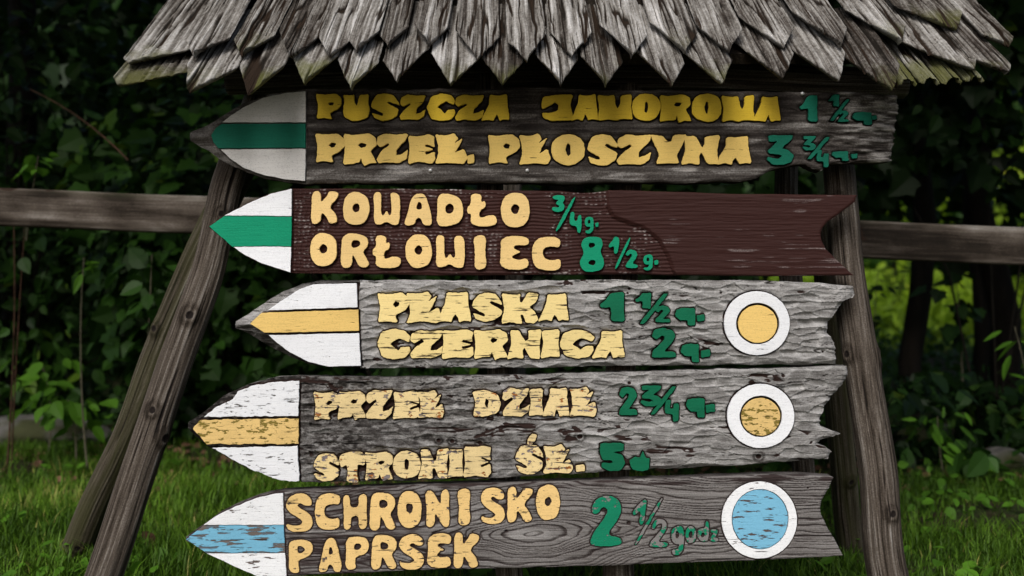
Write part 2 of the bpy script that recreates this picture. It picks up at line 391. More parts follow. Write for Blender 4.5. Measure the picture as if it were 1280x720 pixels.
GB = {   # heavy carved block letters with slits for counters
 'P': [[(0,.02),(.3,.06),(.75,0),(.97,.16),(1,.42),(.85,.62),(.6,.72),(.55,.8),(.62,1),(.3,.95),(.02,1),(.08,.5)], [(.46,.40),(.56,.32),(.70,.34),(.66,.46),(.54,.49)]],
 'U': [[(.02,.03),(.36,.06),(.42,.03),(.44,.30),(.5,.46),(.57,.30),(.6,.04),(.98,0),(.94,.3),(1,.6),(.93,.9),(.6,1),(.3,1),(.05,.85),(0,.6),(.06,.3)]],
 'S': [[(.5,0),(.8,.05),(.98,.3),(1,.44),(.62,.29),(.58,.35),(1,.60),(.95,.8),(.7,.98),(.4,1),(.12,.9),(.02,.70),(.40,.82),(.44,.74),(0,.50),(.03,.3),(.2,.06)]],
 'Z': [[(.05,.12),(.3,0),(.6,.05),(1,0),(.92,.25),(.64,.55),(.62,.74),(.80,.70),(1,.56),(.95,.85),(.7,1),(.3,.97),(.05,1),(0,.86),(.15,.62),(.42,.40),(.36,.32),(.12,.47),(0,.36)]],
 'C': [[(.5,0),(.85,.08),(1,.28),(.94,.44),(.66,.30),(.50,.38),(.38,.52),(.50,.60),(.62,.72),(.72,.60),(.97,.58),(1,.72),(.85,.93),(.5,1),(.15,.9),(0,.5),(.15,.12)]],
 'A': [[(.3,.03),(.6,.06),(.9,0),(.90,.4),(1,.97),(.78,.95),(.64,1),(.60,.85),(.54,.74),(.48,.85),(.44,1),(.25,.95),(0,1),(.15,.65),(.28,.35)]],
 'J': [[(.05,.1),(.4,.03),(1,0),(.92,.4),(1,.85),(.93,1),(.3,1),(.06,.9),(.01,.70),(.3,.72),(.52,.62),(.55,.40),(.42,.30),(.2,.46),(.01,.56),(0,.3)]],
 'W': [[(0,.02),(.3,.05),(.50,.02),(.53,.40),(.59,.54),(.65,.40),(.67,.03),(.98,0),(.94,.5),(1,.97),(.72,.94),(.5,1),(.3,.94),(.02,1),(.07,.5)]],
 'O': [ell(.5,.5,.5,.5,16,2.2), ell(.5,.5,.075,.22,8)],
 'R': [[(0,.03),(.3,.06),(.75,0),(.97,.13),(1,.36),(.82,.55),(.95,.78),(1,.92),(.78,.93),(.63,1),(.58,.9),(.54,.74),(.49,.9),(.25,.92),(0,.98),(.07,.5)], [(.46,.38),(.54,.29),(.70,.32),(.66,.42),(.54,.45)]],
 'E': [[(.02,.03),(.4,.06),(.75,0),(.98,.08),(.94,.28),(.98,.44),(.66,.34),(.62,.42),(.93,.51),(.62,.60),(.66,.68),(.97,.58),(1,.85),(.85,.98),(.4,.93),(0,1),(.08,.5)]],
 'Ł': [[(0,.05),(.35,.08),(.62,0),(.74,.16),(.60,.32),(.88,.14),(.74,.44),(.62,.64),(.9,.50),(1,.8),(.9,1),(.45,.94),(0,1),(.12,.7),(.1,.35)]],
 'Y': [[(0,.02),(.34,.06),(.46,.24),(.56,.24),(.64,.05),(1,.02),(.86,.4),(.72,.7),(.78,.98),(.45,.95),(.15,1),(.26,.7),(.12,.35)]],
 'N': [[(.08,.03),(.35,.05),(.53,.42),(.61,.32),(.62,.05),(1,0),(.92,.5),(.95,.97),(.66,.97),(.52,.60),(.45,.70),(.48,.98),(.22,.94),(0,1),(.12,.5)]],
 'K': [[(0,.05),(.3,.08),(.52,.04),(.50,.30),(.56,.34),(.70,.02),(1,.05),(.92,.3),(.74,.47),(.9,.62),(1,.85),(.88,1),(.65,.97),(.58,.70),(.52,.72),(.55,1),(.25,.95),(0,1),(.08,.5)]],
 'D': [[(0,.05),(.45,.02),(.85,.15),(1,.5),(.88,.85),(.45,1),(.02,1),(.1,.5)], ell(.5,.5,.06,.17,8)],
 'I': [[(.05,.03),(1,0),(.9,.5),(1,.98),(.5,.95),(0,1),(.15,.5)]],
 'T': [[(.05,.1),(.45,0),(.85,0),(1,.2),(.95,.44),(.7,.40),(.68,.7),(.72,1),(.28,.98),(.32,.65),(.28,.42),(.1,.50),(0,.3)]],
 "'": [[(0,1),(.1,.4),(.5,0),(1,.05),(.9,.5),(.5,1)]],
 '1': [[(0,.44),(.22,.30),(.45,.03),(1,0),(.97,.5),(1,1),(.45,.97),(.46,.5),(.03,.55)]],
 '2': [[(.02,.3),(.15,.06),(.5,0),(.87,.08),(.97,.3),(.82,.5),(.5,.8),(.95,.8),(1,1),(.02,1),(.05,.8),(.5,.42),(.55,.28),(.4,.24),(.2,.4)]],
 '3': [[(.03,0),(.97,0),(.95,.14),(.55,.46),(.8,.5),(1,.68),(.9,.9),(.6,1),(.2,.98),(0,.84),(.04,.72),(.42,.80),(.58,.72),(.42,.64),(.08,.62),(.04,.52),(.42,.22),(.05,.22)]],
 '4': [[(.1,0),(.42,0),(.36,.42),(.58,.42),(.62,.2),(1,.2),(.95,1),(.58,1),(.58,.68),(.05,.64),(0,.45)]],
 '5': [[(.03,.02),(.95,0),(.95,.27),(.5,.32),(.9,.42),(1,.7),(.85,.95),(.4,1),(.05,.87),(.06,.7),(.5,.74),(.5,.62),(.08,.6),(0,.3)]],
 'q': [[(.08,.08),(.4,0),(1,.02),(.97,.5),(1,1),(.62,.97),(.60,.68),(.25,.68),(0,.42)]],
 'b': [[(0,.5),(.3,.3),(.55,.34),(.68,0),(.8,.32),(1,.38),(.95,.9),(.6,1),(.15,.92)]],
}
for G in (GA, GB):
    G['/'] = [[(.84,0),(1,.02),(.16,1),(0,.98)]]
    G['l'] = [[(.90,0),(1,.01),(.13,1),(0,.99)]]
    G['i'] = [[(0,.55),(.55,.1),(.95,0),(.85,.5),(.72,1),(.40,1),(.58,.38),(.15,.64)]]
    G['t'] = [[(.1,.3),(.3,.02),(.7,0),(.95,.15),(.88,.4),(.36,.84),(1,.84),(.98,1),(0,1),(.04,.86),(.66,.38),(.7,.2),(.55,.13),(.36,.2),(.22,.38)]]
    G['.'] = [[(.0,.15),(.5,.08),(.95,0),(1,.85),(.5,.92),(.06,1)]]

# ------------------------------------------------------------------ carved sign boards
def polyline(pts, t):
    """piecewise linear y(x) / x(y) for arrays"""
    p = sorted(pts)
    return np.interp(t, [a for a, _ in p], [b for _, b in p])

PENDING = []      # curve objects waiting to become meshes
def flat_piece(name, polys, mat, parent, cx, cy, top, depth=0.007, bevel=0.00032, label=None):
    """polys in photo-scale board units (px); first outline then holes -> bevelled solid lying on the board"""
    cu = bpy.data.curves.new(name, 'CURVE')
    cu.dimensions = '2D'
    cu.fill_mode = 'BOTH'
    cu.extrude = depth / 2 - bevel
    cu.bevel_depth = bevel
    cu.bevel_resolution = 1
    cu.offset = -bevel
    for p in polys:
        sp = cu.splines.new('POLY')
        sp.points.add(len(p) - 1)
        co = np.zeros((len(p), 4)); co[:, 3] = 1
        co[:, 0] = (np.asarray(p)[:, 0] - cx) * S
        co[:, 1] = (cy - np.asarray(p)[:, 1]) * S
        sp.points.foreach_set("co", co.ravel())
        sp.use_cyclic_u = True
    o = bpy.data.objects.new(name, cu)
    COL.objects.link(o)
    PENDING.append((o, name, mat, parent, top - depth / 2, label))

def flush_pieces():
    bpy.context.view_layer.update()
    dg = bpy.context.evaluated_depsgraph_get()
    for o, name, mat, parent, off, label in PENDING:
        me = bpy.data.meshes.new_from_object(o.evaluated_get(dg))
        n = len(me.vertices)
        co = np.zeros(n * 3, np.float32); me.vertices.foreach_get("co", co)
        co = co.reshape(-1, 3)
        co = np.stack([co[:, 0], -co[:, 2] - off, co[:, 1]], 1)
        me.vertices.foreach_set("co", co.ravel().astype(np.float32))
        me.materials.clear()
        me.polygons.foreach_set("use_smooth", np.zeros(len(me.polygons), bool))
        me.update()
        cu = o.data
        bpy.data.objects.remove(o); bpy.data.curves.remove(cu)
        p = link(name, me, mat, parent)
        if label: p["label"] = label
    PENDING.clear()

def glyph(G, ch, box, jit, smooth):
    x0, y0, x1, y1 = box
    out = []
    for k, p in enumerate(G[ch]):
        q = np.array(p, float)
        q = q + np.array([[random.uniform(-jit, jit), random.uniform(-jit, jit)] for _ in q])
        q = chaikin(q, smooth, .25 if G is GA else .13)
        # chaikin pulls inwards: stretch back out to the full box for the outline
        if k == 0:
            lo, hi = q.min(0), q.max(0)
            f = lambda a: (a - lo) / (hi - lo)
        q = f(q)
        out.append(np.stack([x0 + q[:, 0] * (x1 - x0), y0 + q[:, 1] * (y1 - y0)], 1))
    return out

def nibble(p, amount, seed, step, fr=.33):
    """resample an outline and roughen it a little, as a knife or a brush leaves it"""
    dense = []
    for a, b in zip(p, np.roll(p, -1, 0)):
        n = max(1, int(np.hypot(*(b - a)) / step))
        for k in range(n): dense.append(a + (b - a) * k / n)
    d = np.array(dense)
    q = np.stack([fbm(d[:, 0] * fr + seed, d[:, 1] * fr, 3, 3), fbm(d[:, 0] * fr, d[:, 1] * fr + seed, 4, 3)], 1) - .5
    return d + q * 2 * amount

def board(spec):
    top, bot, left, right = spec['top'], spec['bot'], spec['left'], spec['right']
    y0 = spec['y0']; y1 = spec['y1']
    cx, cy = 640, (y0 + y1) / 2
    loc = at(cx, cy, spec.get('Y', 0.0))
    loc.x = 0
    root = empty("trail_sign", loc)
    tag(root, spec['label'], "sign", "arrow shaped trail boards on the stand")
    seed = spec['seed']
    # grid: rows by fraction v of the height, columns by fraction u between left and right edge
    nv, nu = int((y1 - y0) * 1.1) + 2, 880
    v = np.linspace(0, 1, nv)[:, None]; u = np.linspace(0, 1, nu)[None, :]
    yy0 = y0 + v * (y1 - y0)
    L = polyline(left, yy0); Rr = polyline(right, yy0)
    L = L + 1.2 * (fbm(yy0 * 0.12, yy0 * 0, seed + 3) - .5) * spec['ragged']
    Rr = Rr + (fbm(yy0 * 0.18, yy0 * 0 + 7, seed + 4) - .5) * 3.0 * spec['ragged'] + (vnoise(yy0 * 0.9, yy0 * 0, seed + 6) - .5) * 1.2 * spec['ragged']
    X = L + (Rr - L) * u
    T = polyline(top, X); B = polyline(bot, X)
    wob = spec['ragged'] * 1.5
    T = T + (fbm(X * 0.03, X * 0, seed + 1) - .5) * 2 * wob
    B = B + (fbm(X * 0.035, X * 0 + 3, seed + 2) - .5) * 2 * wob
    Yp = T + (B - T) * v
    # outline distance
    ring = np.concatenate([np.stack([X[0], Yp[0]], 1), np.stack([X[1:, -1], Yp[1:, -1]], 1),
                           np.stack([X[-1, -2::-1], Yp[-1, -2::-1]], 1), np.stack([X[-2:0:-1, 0], Yp[-2:0:-1, 0]], 1)])
    d_out = seg_dist(X, Yp, ring[::6])
    # painted pieces and letters
    polys = []
    for (ch, G, box, mat, nm) in spec['letters']:
        gl = [nibble(p, .55 if G is GA else .65, seed, 1.6) for p in glyph(G, ch, box, 0.016, 2 if G is GA else 1)]
        polys.append(gl)
        flat_piece(nm, gl, M[mat], root, cx, cy, spec['ltop'] + random.uniform(-.0003, .0003))
    for (nm, pl, mat, t, sm) in spec['fields']:
        pl2 = [chaikin(p, sm) if sm else np.asarray(p, float) for p in pl]
        # nibble the painted edges a little
        pl3 = [nibble(p, .4 if nm in ('ring', 'disc') else spec.get('nibble', .5), seed, 2.0, .33 if nm in ('ring', 'disc') else .16) for p in pl2]
        polys.append(pl3)
        flat_piece(nm, pl3, M[mat], root, cx, cy, t, depth=0.006, bevel=0.0004)
    gd = np.full(X.shape, 99.0); cov = np.zeros(X.shape)
    for gl in polys:
        a = np.concatenate(gl); lo, hi = a.min(0) - 9, a.max(0) + 9
        m = (X > lo[0]) & (X < hi[0]) & (Yp > lo[1]) & (Yp < hi[1])
        if not m.any(): continue
        xs, ys = X[m], Yp[m]
        ins = np.zeros(xs.shape, bool); dd = np.full(xs.shape, 99.0)
        for p in gl:
            ins ^= inside(xs, ys, p); dd = np.minimum(dd, seg_dist(xs, ys, p))
        dd = np.where(ins, 0, dd)
        gd[m] = np.minimum(gd[m], dd)
        if len(gl[0]) and lo[0] > spec['div']: cov[m] = np.maximum(cov[m], ins)
    def blur(a, r, ax):
        c = np.cumsum(np.concatenate([np.zeros_like(np.take(a, [0], ax)), a], ax), ax)
        n = a.shape[ax]; i = np.arange(n)
        hi_, lo_ = np.minimum(i + r, n), np.maximum(i - r, 0)
        sh = [1, 1]; sh[ax] = n
        return (np.take(c, hi_, ax) - np.take(c, lo_, ax)) / (hi_ - lo_).reshape(sh)
    cov = blur(blur(blur(blur(cov, 9, 0), 12, 1), 6, 0), 8, 1)
    between = sstep(.46, .62, cov) * sstep(9, 5, gd) * (gd > 0)
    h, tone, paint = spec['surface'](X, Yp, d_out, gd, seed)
    paint = np.maximum(paint, between * spec.get('fill', .9) * (.65 + .6 * fbm(X * .08, Yp * .14, seed + 61, 3)))
    h = h - .003 * between
    for (hx, hy, hr) in spec.get('holes', []):                      # old nail holes and small knots
        q = np.hypot(X - hx, (Yp - hy) * 1.15) / hr
        h = h - .004 * np.exp(-(q * 1.2) ** 4)
        paint = np.maximum(paint, 1.1 * np.exp(-(q * 1.1) ** 4))
        tone = tone - .3 * np.exp(-((q - 1.6) * 2.2) ** 2) * (hr > 3)
    # rounded or chamfered arris
    rim = spec['rim']; rimd = spec['rimd']
    Rim = np.where(X < spec['div'], rim[0], rim[1]); Rd = np.where(X < spec['div'], rimd[0], rimd[1])
    h = h - Rd * (1 - np.clip(d_out / Rim, 0, 1)) ** spec.get('rexp', 1.6)
    th = 0.042
    P = np.stack([(X - cx) * S, -h, (cy - Yp) * S], -1).reshape(-1, 3)
    idx = np.arange(nv * nu).reshape(nv, nu)
    quads = np.stack([idx[:-1, :-1], idx[1:, :-1], idx[1:, 1:], idx[:-1, 1:]], -1).reshape(-1, 4)
    rid = np.concatenate([idx[0], idx[1:, -1], idx[-1, -2::-1], idx[-2:0:-1, 0]])
    n0 = len(P); rings = []
    P_list, tone_l, paint_l = [P], [tone.ravel()], [paint.ravel()]
    for k, f in enumerate((0.35, 0.7, 1.0)):
        q = P[rid].copy()
        q[:, 1] = q[:, 1] * (1 - f) + th * f
        jit = (vnoise(q[:, 0] * 90, q[:, 2] * 90 + k * 7, seed) - .5) * 0.0015 * spec['ragged']
        q[:, 2] += jit
        P_list.append(q); rings.append(np.arange(n0, n0 + len(rid))); n0 += len(rid)
        tone_l.append(0.25 + 0.3 * vnoise(q[:, 0] * 40, q[:, 2] * 300, seed + k)); paint_l.append(paint.ravel()[rid] * spec.get('sidepaint', 0.5))
    prev = rid; side = []
    for r in rings:
        side.append(np.stack([prev, np.roll(prev, -1), np.roll(r, -1), r], -1)); prev = r
    quads = np.concatenate([quads] + side)
    me = mesh_np("plank", np.concatenate(P_list), quads=quads, ngons=[rings[-1][::-1]],
                 attrs={'tone': np.concatenate(tone_l), 'paint': np.concatenate(paint_l)})
    link("plank", me, M[spec['mat']], root)
    for (nx, ny) in spec.get('nails', []):
        a = np.linspace(0, 2 * math.pi, 13)[:-1]
        rr = np.array([0.0, 0.6, 1.0, 1.0]) * 0.0036; zz = np.array([.0022, .0017, 0.0, -.004]) + 0.0005
        V = [[(nx - cx) * S + r * math.cos(t), -z, (cy - ny) * S + r * math.sin(t)] for r, z in zip(rr, zz) for t in a]
        q = [[k * 12 + j, k * 12 + (j + 1) % 12, (k + 1) * 12 + (j + 1) % 12, (k + 1) * 12 + j] for k in range(3) for j in range(12)]
        link("nail", mesh_np("nail", V, quads=q), M['nail'], root)
    return root

# --- the carved surfaces: relief (m), grain tone, old paint
def gouges(X, Y, seed, lx=27, ly=8):
    wx = X + 14 * (fbm(X * .02, Y * .06, seed + 40, 2) - .5)
    wy = Y + 7 * (fbm(X * .025, Y * .05, seed + 41, 2) - .5)
    return worley(wx / lx, wy / ly, seed)

def surf_gouged(amp=0.0032, base=0.60, worn=0.0, dark=0.0, grime=0.0, moss=0):
    def f(X, Y, d, gd, seed):
        f1, f2, idd, dy = gouges(X, Y, seed)
        ridge = sstep(0.0, 0.5, f2 - f1)
        h = -amp * (1 - np.clip(f1, 0, 1) ** 1.6) * (0.4 + 1.1 * idd) + amp * .55 * np.clip(dy, -.8, .8) * (.3 + idd) - 0.0012
        g2a, g2b, gid, dy2 = gouges(X + 31, Y * 1.0, seed + 77, 18, 5)
        h -= amp * .35 * (1 - np.clip(g2a, 0, 1) ** 1.5) * gid
        fine = fbm(X * .035, Y * .75, seed + 2, 4)
        h += 0.0010 * (fine - .5)
        tone = base + 0.30 * (fbm(X * .03, Y * .35, seed + 3, 4) - .5) + .14 * (fbm(X * .012, Y * .03, seed + 33, 3) - .5) + 0.14 * (1 - ridge) + .14 * (idd - .5) - dark
        # drying cracks along the grain
        cr = vnoise(X * .018, Y * .33 + 3 * fbm(X * .008, Y * .02, seed + 8, 2), seed + 5)
        crack = sstep(.025, 0, abs(cr - .5)) * sstep(.55, .72, vnoise(X * .012, Y * .06, seed + 6))
        h -= .0025 * crack
        tone -= .5 * crack
        # gouge nicks holding old stain
        nick = sstep(.60, .72, fbm(X * .055 + 4 * vnoise(X * .03, Y * .06, seed), Y * .20, seed + 12, 3)) * sstep(.45, .7, fbm(X * .012, Y * .03, seed + 13, 2) + worn)
        h -= .002 * nick
        paint = .75 * nick
        gm = grime * sstep(760, 420, X + 120 * (fbm(X * .01, Y * .02, seed + 50, 2) - .5))
        tone = tone - gm * (.20 + 1.3 * np.clip(fbm(X * .16, Y * .3, seed + 51, 4) - .47, 0, 1))
        if moss:  # mossy stain and shade of the down-facing lower rim, both put in tone
            moss_shade = sstep(18, 12, d) * (X < 449) * sstep(404, 410, Y)
            tone = tone - moss_shade * (.10 + .5 * fbm(X * .06, Y * .06, seed + 53, 3))
        if grime:
            rimz = sstep(17, 6, d) * (X < 376)
            tone = tone - rimz * (.22 + .9 * np.clip(fbm(X * .3, Y * .4, seed + 52, 3) - .45, 0, 1))
        groove = np.exp(-(gd / 2.0) ** 2)
        groove = np.where(gd <= 0, 1, groove)
        h -= .0036 * groove
        gw = .35 + 1.3 * fbm(X * .06, Y * .09, seed + 21, 3)
        paint = np.maximum(paint, np.where((gd < 7) & (X > 440 - 60 * (seed == 53)), 1.05 * np.exp(-(np.maximum(gd - .6, 0) / (1.25 * gw)) ** 2), np.where(gd < 1.8, .75 * gw * np.where(X > 895, .62, 1), 0)))
        return h, tone, paint
    return f

def surf_b1(X, Y, d, gd, seed):
    f1, f2, idd, dy = gouges(X, Y, seed, 26, 10)
    h = -.0028 * (1 - np.clip(f1, 0, 1) ** 1.5) * (.5 + idd)
    tone = .46 + .55 * (fbm(X * .015, Y * .25, seed + 2, 4) - .5) + .10 * (idd - .5)
    # paler band along the lower edge, bare wood at the eroded right end
    tone += .16 * sstep(203, 214, Y) * (X > 382)
    e = sstep(985, 1085, X + 60 * (fbm(X * .02, Y * .06, seed + 4) - .5))
    er = fbm(X * .05, Y * .25, seed + 6, 4)
    tone += e * (.26 + 1.1 * (er - .5)) + .25 * sstep(.6, .75, fbm(X * .014, Y * .09, seed + 9, 3))
    h += e * .012 * (er - .6) - .008 * sstep(1090, 1125, X)
    groove = np.where(gd <= 0, 1, np.exp(-(gd / 2.6) ** 2))
    h -= .004 * groove
    paint = np.where(gd < 4, .8 * np.exp(-(np.maximum(gd - .6, 0) / 1.6) ** 2), 0) * (X > 384) * (.5 + .9 * fbm(X * .05, Y * .08, seed + 21, 3))
    tone = np.where(X < 383, .70 + .3 * (fbm(X * .05, Y * .2, seed + 3) - .5), tone)
    return h, tone, paint

STEP2 = [(759,232),(760,257),(767,270),(785,277),(807,285),(825,300),(836,320),(842,336),(850,350),(1090,350),(1090,228),(759,228)]
def surf_b2(X, Y, d, gd, seed):
    r = inside(X, Y, STEP2)
    ds = seg_dist(X, Y, STEP2[:9], closed=False)
    low = np.where(r, 0, np.clip(ds / 3.0, 0, 1))                   # 0 on the raised tail, 1 on the carved-away ground
    hat = np.clip(np.sin(Y * 1.45 + 7 * fbm(X * .03, Y * .05, seed, 3)), -1, 1)
    ver = np.clip(np.sin(X * 1.0 + 9 * fbm(X * .05, Y * .12, seed + 1, 3)), -1, 1)
    fine = fbm(X * .06, Y * .5, seed + 3, 4)
    grain = fbm(X * .012, Y * .55 + 4 * fbm(X * .006, Y * .012, seed + 14, 2), seed + 4, 4)
    left = sstep(520, 380, X)
    h = -.0062 * low * (X > 364) + low * .0008 * (hat + .8 * ver * left) + .0012 * (fine - .5) + (1 - low) * .0016 * (grain - .5)
    wearL = .62 * (.5 + .5 * hat) * (.6 + .4 * ver) + 1.5 * (fbm(X * .12, Y * .45, seed + 18, 3) - .47)
    wearR = sstep(.52, .74, grain + .5 * (fbm(X * .05, Y * 1.1, seed + 15, 3) - .5)) * sstep(.46, .68, fbm(X * .014, Y * .04, seed + 6, 3)) * .58
    tone = np.where(r, .52 + .20 * (fbm(X * .01, Y * .1, seed + 7) - .5), .50 + .25 * (fine - .5))
    wear = np.where(r, wearR, np.clip(wearL - .06, 0, 1) * (.40 + .75 * sstep(.38, .62, fbm(X * .02, Y * .05, seed + 9, 3))))
    tone = tone + .42 * wear
    groove = np.where(gd <= 0, 1, np.exp(-(gd / 2.2) ** 2))
    h -= .0015 * groove
    paint = 1.0 - 1.35 * wear
    paint = np.where(r, np.maximum(paint, .2), paint)
    edge = np.exp(-(seg_dist(X, Y, STEP2[:8], closed=False) / 1.3) ** 2)
    h -= .002 * edge
    paint = np.maximum(paint, edge); tone = tone - .4 * edge
    paint = np.where((gd > 0) & (gd < 3), np.maximum(paint, .95), paint)
    return h, tone, paint

def surf_b5(X, Y, d, gd, seed):
    # flat-sawn cathedral grain around an eye at (655, 668), level rings elsewhere
    slope = (Y + (X - 640) * .028)
    ex, ey = (X - 662) / 3.6, (Y - 667) + (X - 658) * .05 + 5 * (vnoise(X * .02, Y * .03, seed + 40) - .5)
    eye = np.sqrt(ex ** 2 + ey ** 2)
    w = np.exp(-((X - 660) / 190) ** 2)
    yy = (slope - 663)
    far = np.abs(yy) * .9 + 6
    g = np.where(w > 0, eye * w + (far + 26 * (1 - w)) * (1 - w), far)
    g = g + 7.0 * (fbm(X * .013, Y * .035, seed, 3) - .5) * 2 + 2.2 * (fbm(X * .04, Y * .12, seed + 9, 3) - .5)
    g = g + 2.5 * np.sin(g * .23 + 1)
    ring = (g / 3.7) % 1.0
    line = sstep(.62, .92, ring) * (1 - sstep(.95, 1.0, ring))
    fine = fbm(X * .02, Y * .9, seed + 2, 4)
    li = .45 + 1.0 * fbm(X * .015, Y * .08, seed + 31, 3)
    h = -.0016 * line * li + .0014 * (fine - .5)
    tone = .60 - .42 * line * li + .50 * (fine - .5) + .16 * sstep(9, 6, eye) + .25 * (fbm(X * .02, Y * .04, seed + 32, 3) - .5)
    stain = sstep(.52, .64, fbm(X * .012, Y * .035, seed + 5, 3)) * .5
    lx = sstep(680, 440, X)
    up = sstep(618, 606, Y - (640 - X) * .02) * .7
    field = np.maximum.reduce([lx * (.12 + .62 * fbm(X * .03, Y * .3, seed + 7)), up * fbm(X * .03, Y * .2, seed + 8) * 1.3, stain * .6])
    paint = np.clip(field * 1.1 + .12 * line, 0, 1)
    crack = sstep(1.1, .2, np.abs(Y - (671 - (X - 900) * .006) - 1.5 * (vnoise(X * .03, X * 0, seed) - .5))) * sstep(880, 905, X)
    h -= .002 * crack; tone -= .5 * crack
    groove = np.where(gd <= 0, 1, np.exp(-(gd / 2.0) ** 2))
    h -= .0022 * groove
    paint = np.maximum(paint, np.where((gd > 0) & (gd < 4), (.35 + 1.1 * fbm(X * .05, Y * .08, seed + 21, 3)) * np.exp(-(np.maximum(gd - .6, 0) / 1.5) ** 2), 0))
    return h, tone, paint

def word(G, txt, boxes, mat, nm="letter"):
    return [(c, G, b, mat, nm) for c, b in zip(txt, boxes)]

def ringpoly(cx, cy, rx, ry, n=56, w=.0):
    return np.array([(cx + rx * math.cos(2 * math.pi * k / n), cy + ry * math.sin(2 * math.pi * k / n)) for k in range(n)])

B = []
# board 1 ------------------------------------------------
B.append(dict(label="topmost board, blackened wood close under the roof with grimy white and green point",
  seed=11, y0=112, y1=229, ragged=1.6, div=382, rim=(17, 4), rimd=(.010, .004), mat='b1', ltop=.0005, surface=surf_b1, Y=0.0,
  top=[(230,166),(250,158),(266,150),(283,138),(305,126),(335,116),(365,112),(382,111),(700,110),(1128,116)],
  bot=[(230,172),(250,184),(270,196),(287,205),(305,214),(330,222),(360,227),(383,229),(600,228),(800,229),(925,228),(945,222),(962,213),(990,206),(1008,205),(1016,210),(1028,213),(1036,206),(1060,203),(1105,202),(1125,198)],
  left=[(112,236),(170,235),(229,236)], right=[(112,1124),(140,1126),(170,1120),(190,1121),(229,1116)],
  letters=word(GB,"PUSZCZA",[(395,117,427,149),(429,118,462,151),(464,117,499,151),(500,118,532,150),(534,117,569,151),(569,118,605,151),(602,118,637,151)],'y1a')
   +word(GB,"JAWOROWA",[(677,118,716,151),(714,118,748,151),(747,118,791,151),(790,117,826,151),(825,118,864,153),(865,117,902,152),(902,119,944,152),(942,120,976,152)],'y1a')
   +word(GB,"PRZEŁ.",[(394,167,431,203),(429,167,471,207),(471,167,510,204),(510,168,544,205),(544,167,584,205),(584,193,593,205)],'y1')
   +word(GB,"PŁOSZYNA",[(610,168,650,205),(649,167,688,206),(689,168,731,207),(734,168,772,207),(771,168,814,206),(813,168,858,205),(852,169,900,206),(896,170,939,206)],'y1')
   +word(GB,"11/2",[(1000,119,1022,152),(1036,118,1049,133),(1038,124,1062,151),(1048,138,1061,152)],'g1',"numeral")
   +word(GB,"q.",[(1066,140,1090,156),(1090,144,1096,150)],'g1')
   +word(GB,"33/4",[(959,169,992,206),(1004,170,1020,188),(1010,171,1037,199),(1021,187,1036,209)],'g1',"numeral")
   +word(GB,"q.",[(1040,189,1061,201),(1064,192,1072,198)],'g1'),
  fields=[("white_panel",[[(278,153),(288,145),(303,135),(330,122),(358,116),(381,114.5),(382,114.5),(382,153)]],'w1',.0008,0),
          ("stripe",[[(264,169),(270,160),(277,155),(382,154.5),(382,184.5),(273,185.5),(267,178)]],'g1',.0009,0),
          ("white_panel",[[(276,187),(382,186),(381.5,226),(356,224),(330,219),(305,210),(288,198)]],'w1',.0008,0)],
  nails=[(538,213),(659,213),(1003,117)]))
# board 2 ------------------------------------------------
B.append(dict(label="dark brown painted trail board with bright green striped point and smooth maroon swallowtail end",
  seed=23, y0=235, y1=344, ragged=.35, div=364, rim=(2.5, 3), rimd=(.002, .002), mat='b2', ltop=.0006, surface=surf_b2, Y=-.001, sidepaint=1.0,
  top=[(255,283),(261,282),(280,269),(315,251),(340,241),(365,235),(540,236),(700,238.5),(727,241),(745,240),(760,237.5),(850,240),(917,242),(1075,244)],
  bot=[(255,283),(261,284),(290,308),(307,320),(327,330),(362,341),(540,344),(800,343),(842,344),(960,345),(1070,344)],
  left=[(235,261),(344,261)], right=[(235,1071),(244,1069),(258,1052),(272,1034),(280,1028),(288,1026),(296,1027),(308,1032),(322,1045),(344,1067)],
  letters=word(GA,"KOWADŁO",[(389,239,423,280),(429,240,462,281),(467,240,500,281),(506,242,540,282),(546,242,579,283),(584,242,621,283),(626,241,662,284)],'y2')
   +word(GA,"ORŁOWIEC",[(388,291,421,333),(426,292,461,335),(466,294,501,335),(507,293,540,335),(545,294,581,335),(592,294,608,337),(625,295,661,337),(665,296,701,338)],'y2')
   +word(GA,"3/4",[(690,244,706,265),(695,246,719,289),(712,265,727,291)],'g2',"numeral")
   +word(GA,"g.",[(731,271,742,292),(744,278,748,284)],'g2')
   +word(GA,"81/2",[(725,296,755,340),(761,296,774,317),(769,297,788,336),(782,312,797,335)],'g2',"numeral")
   +word(GA,"g.",[(804,318,816,338),(818,325,823,331)],'g2'),
  fields=[("white_panel",[[(281,269.5),(315,252),(340,242),(364,236),(365,236),(364.5,270)]],'w2',.0010,0),
          ("stripe",[[(262,283),(280,270.5),(365,271),(364,308),(329,307),(291,308.5)]],'g2',.0011,0),
          ("white_panel",[[(292,309),(330,308),(364,308.8),(363,340.5),(328,329.5),(308,319.5)]],'w2',.0010,0)]))
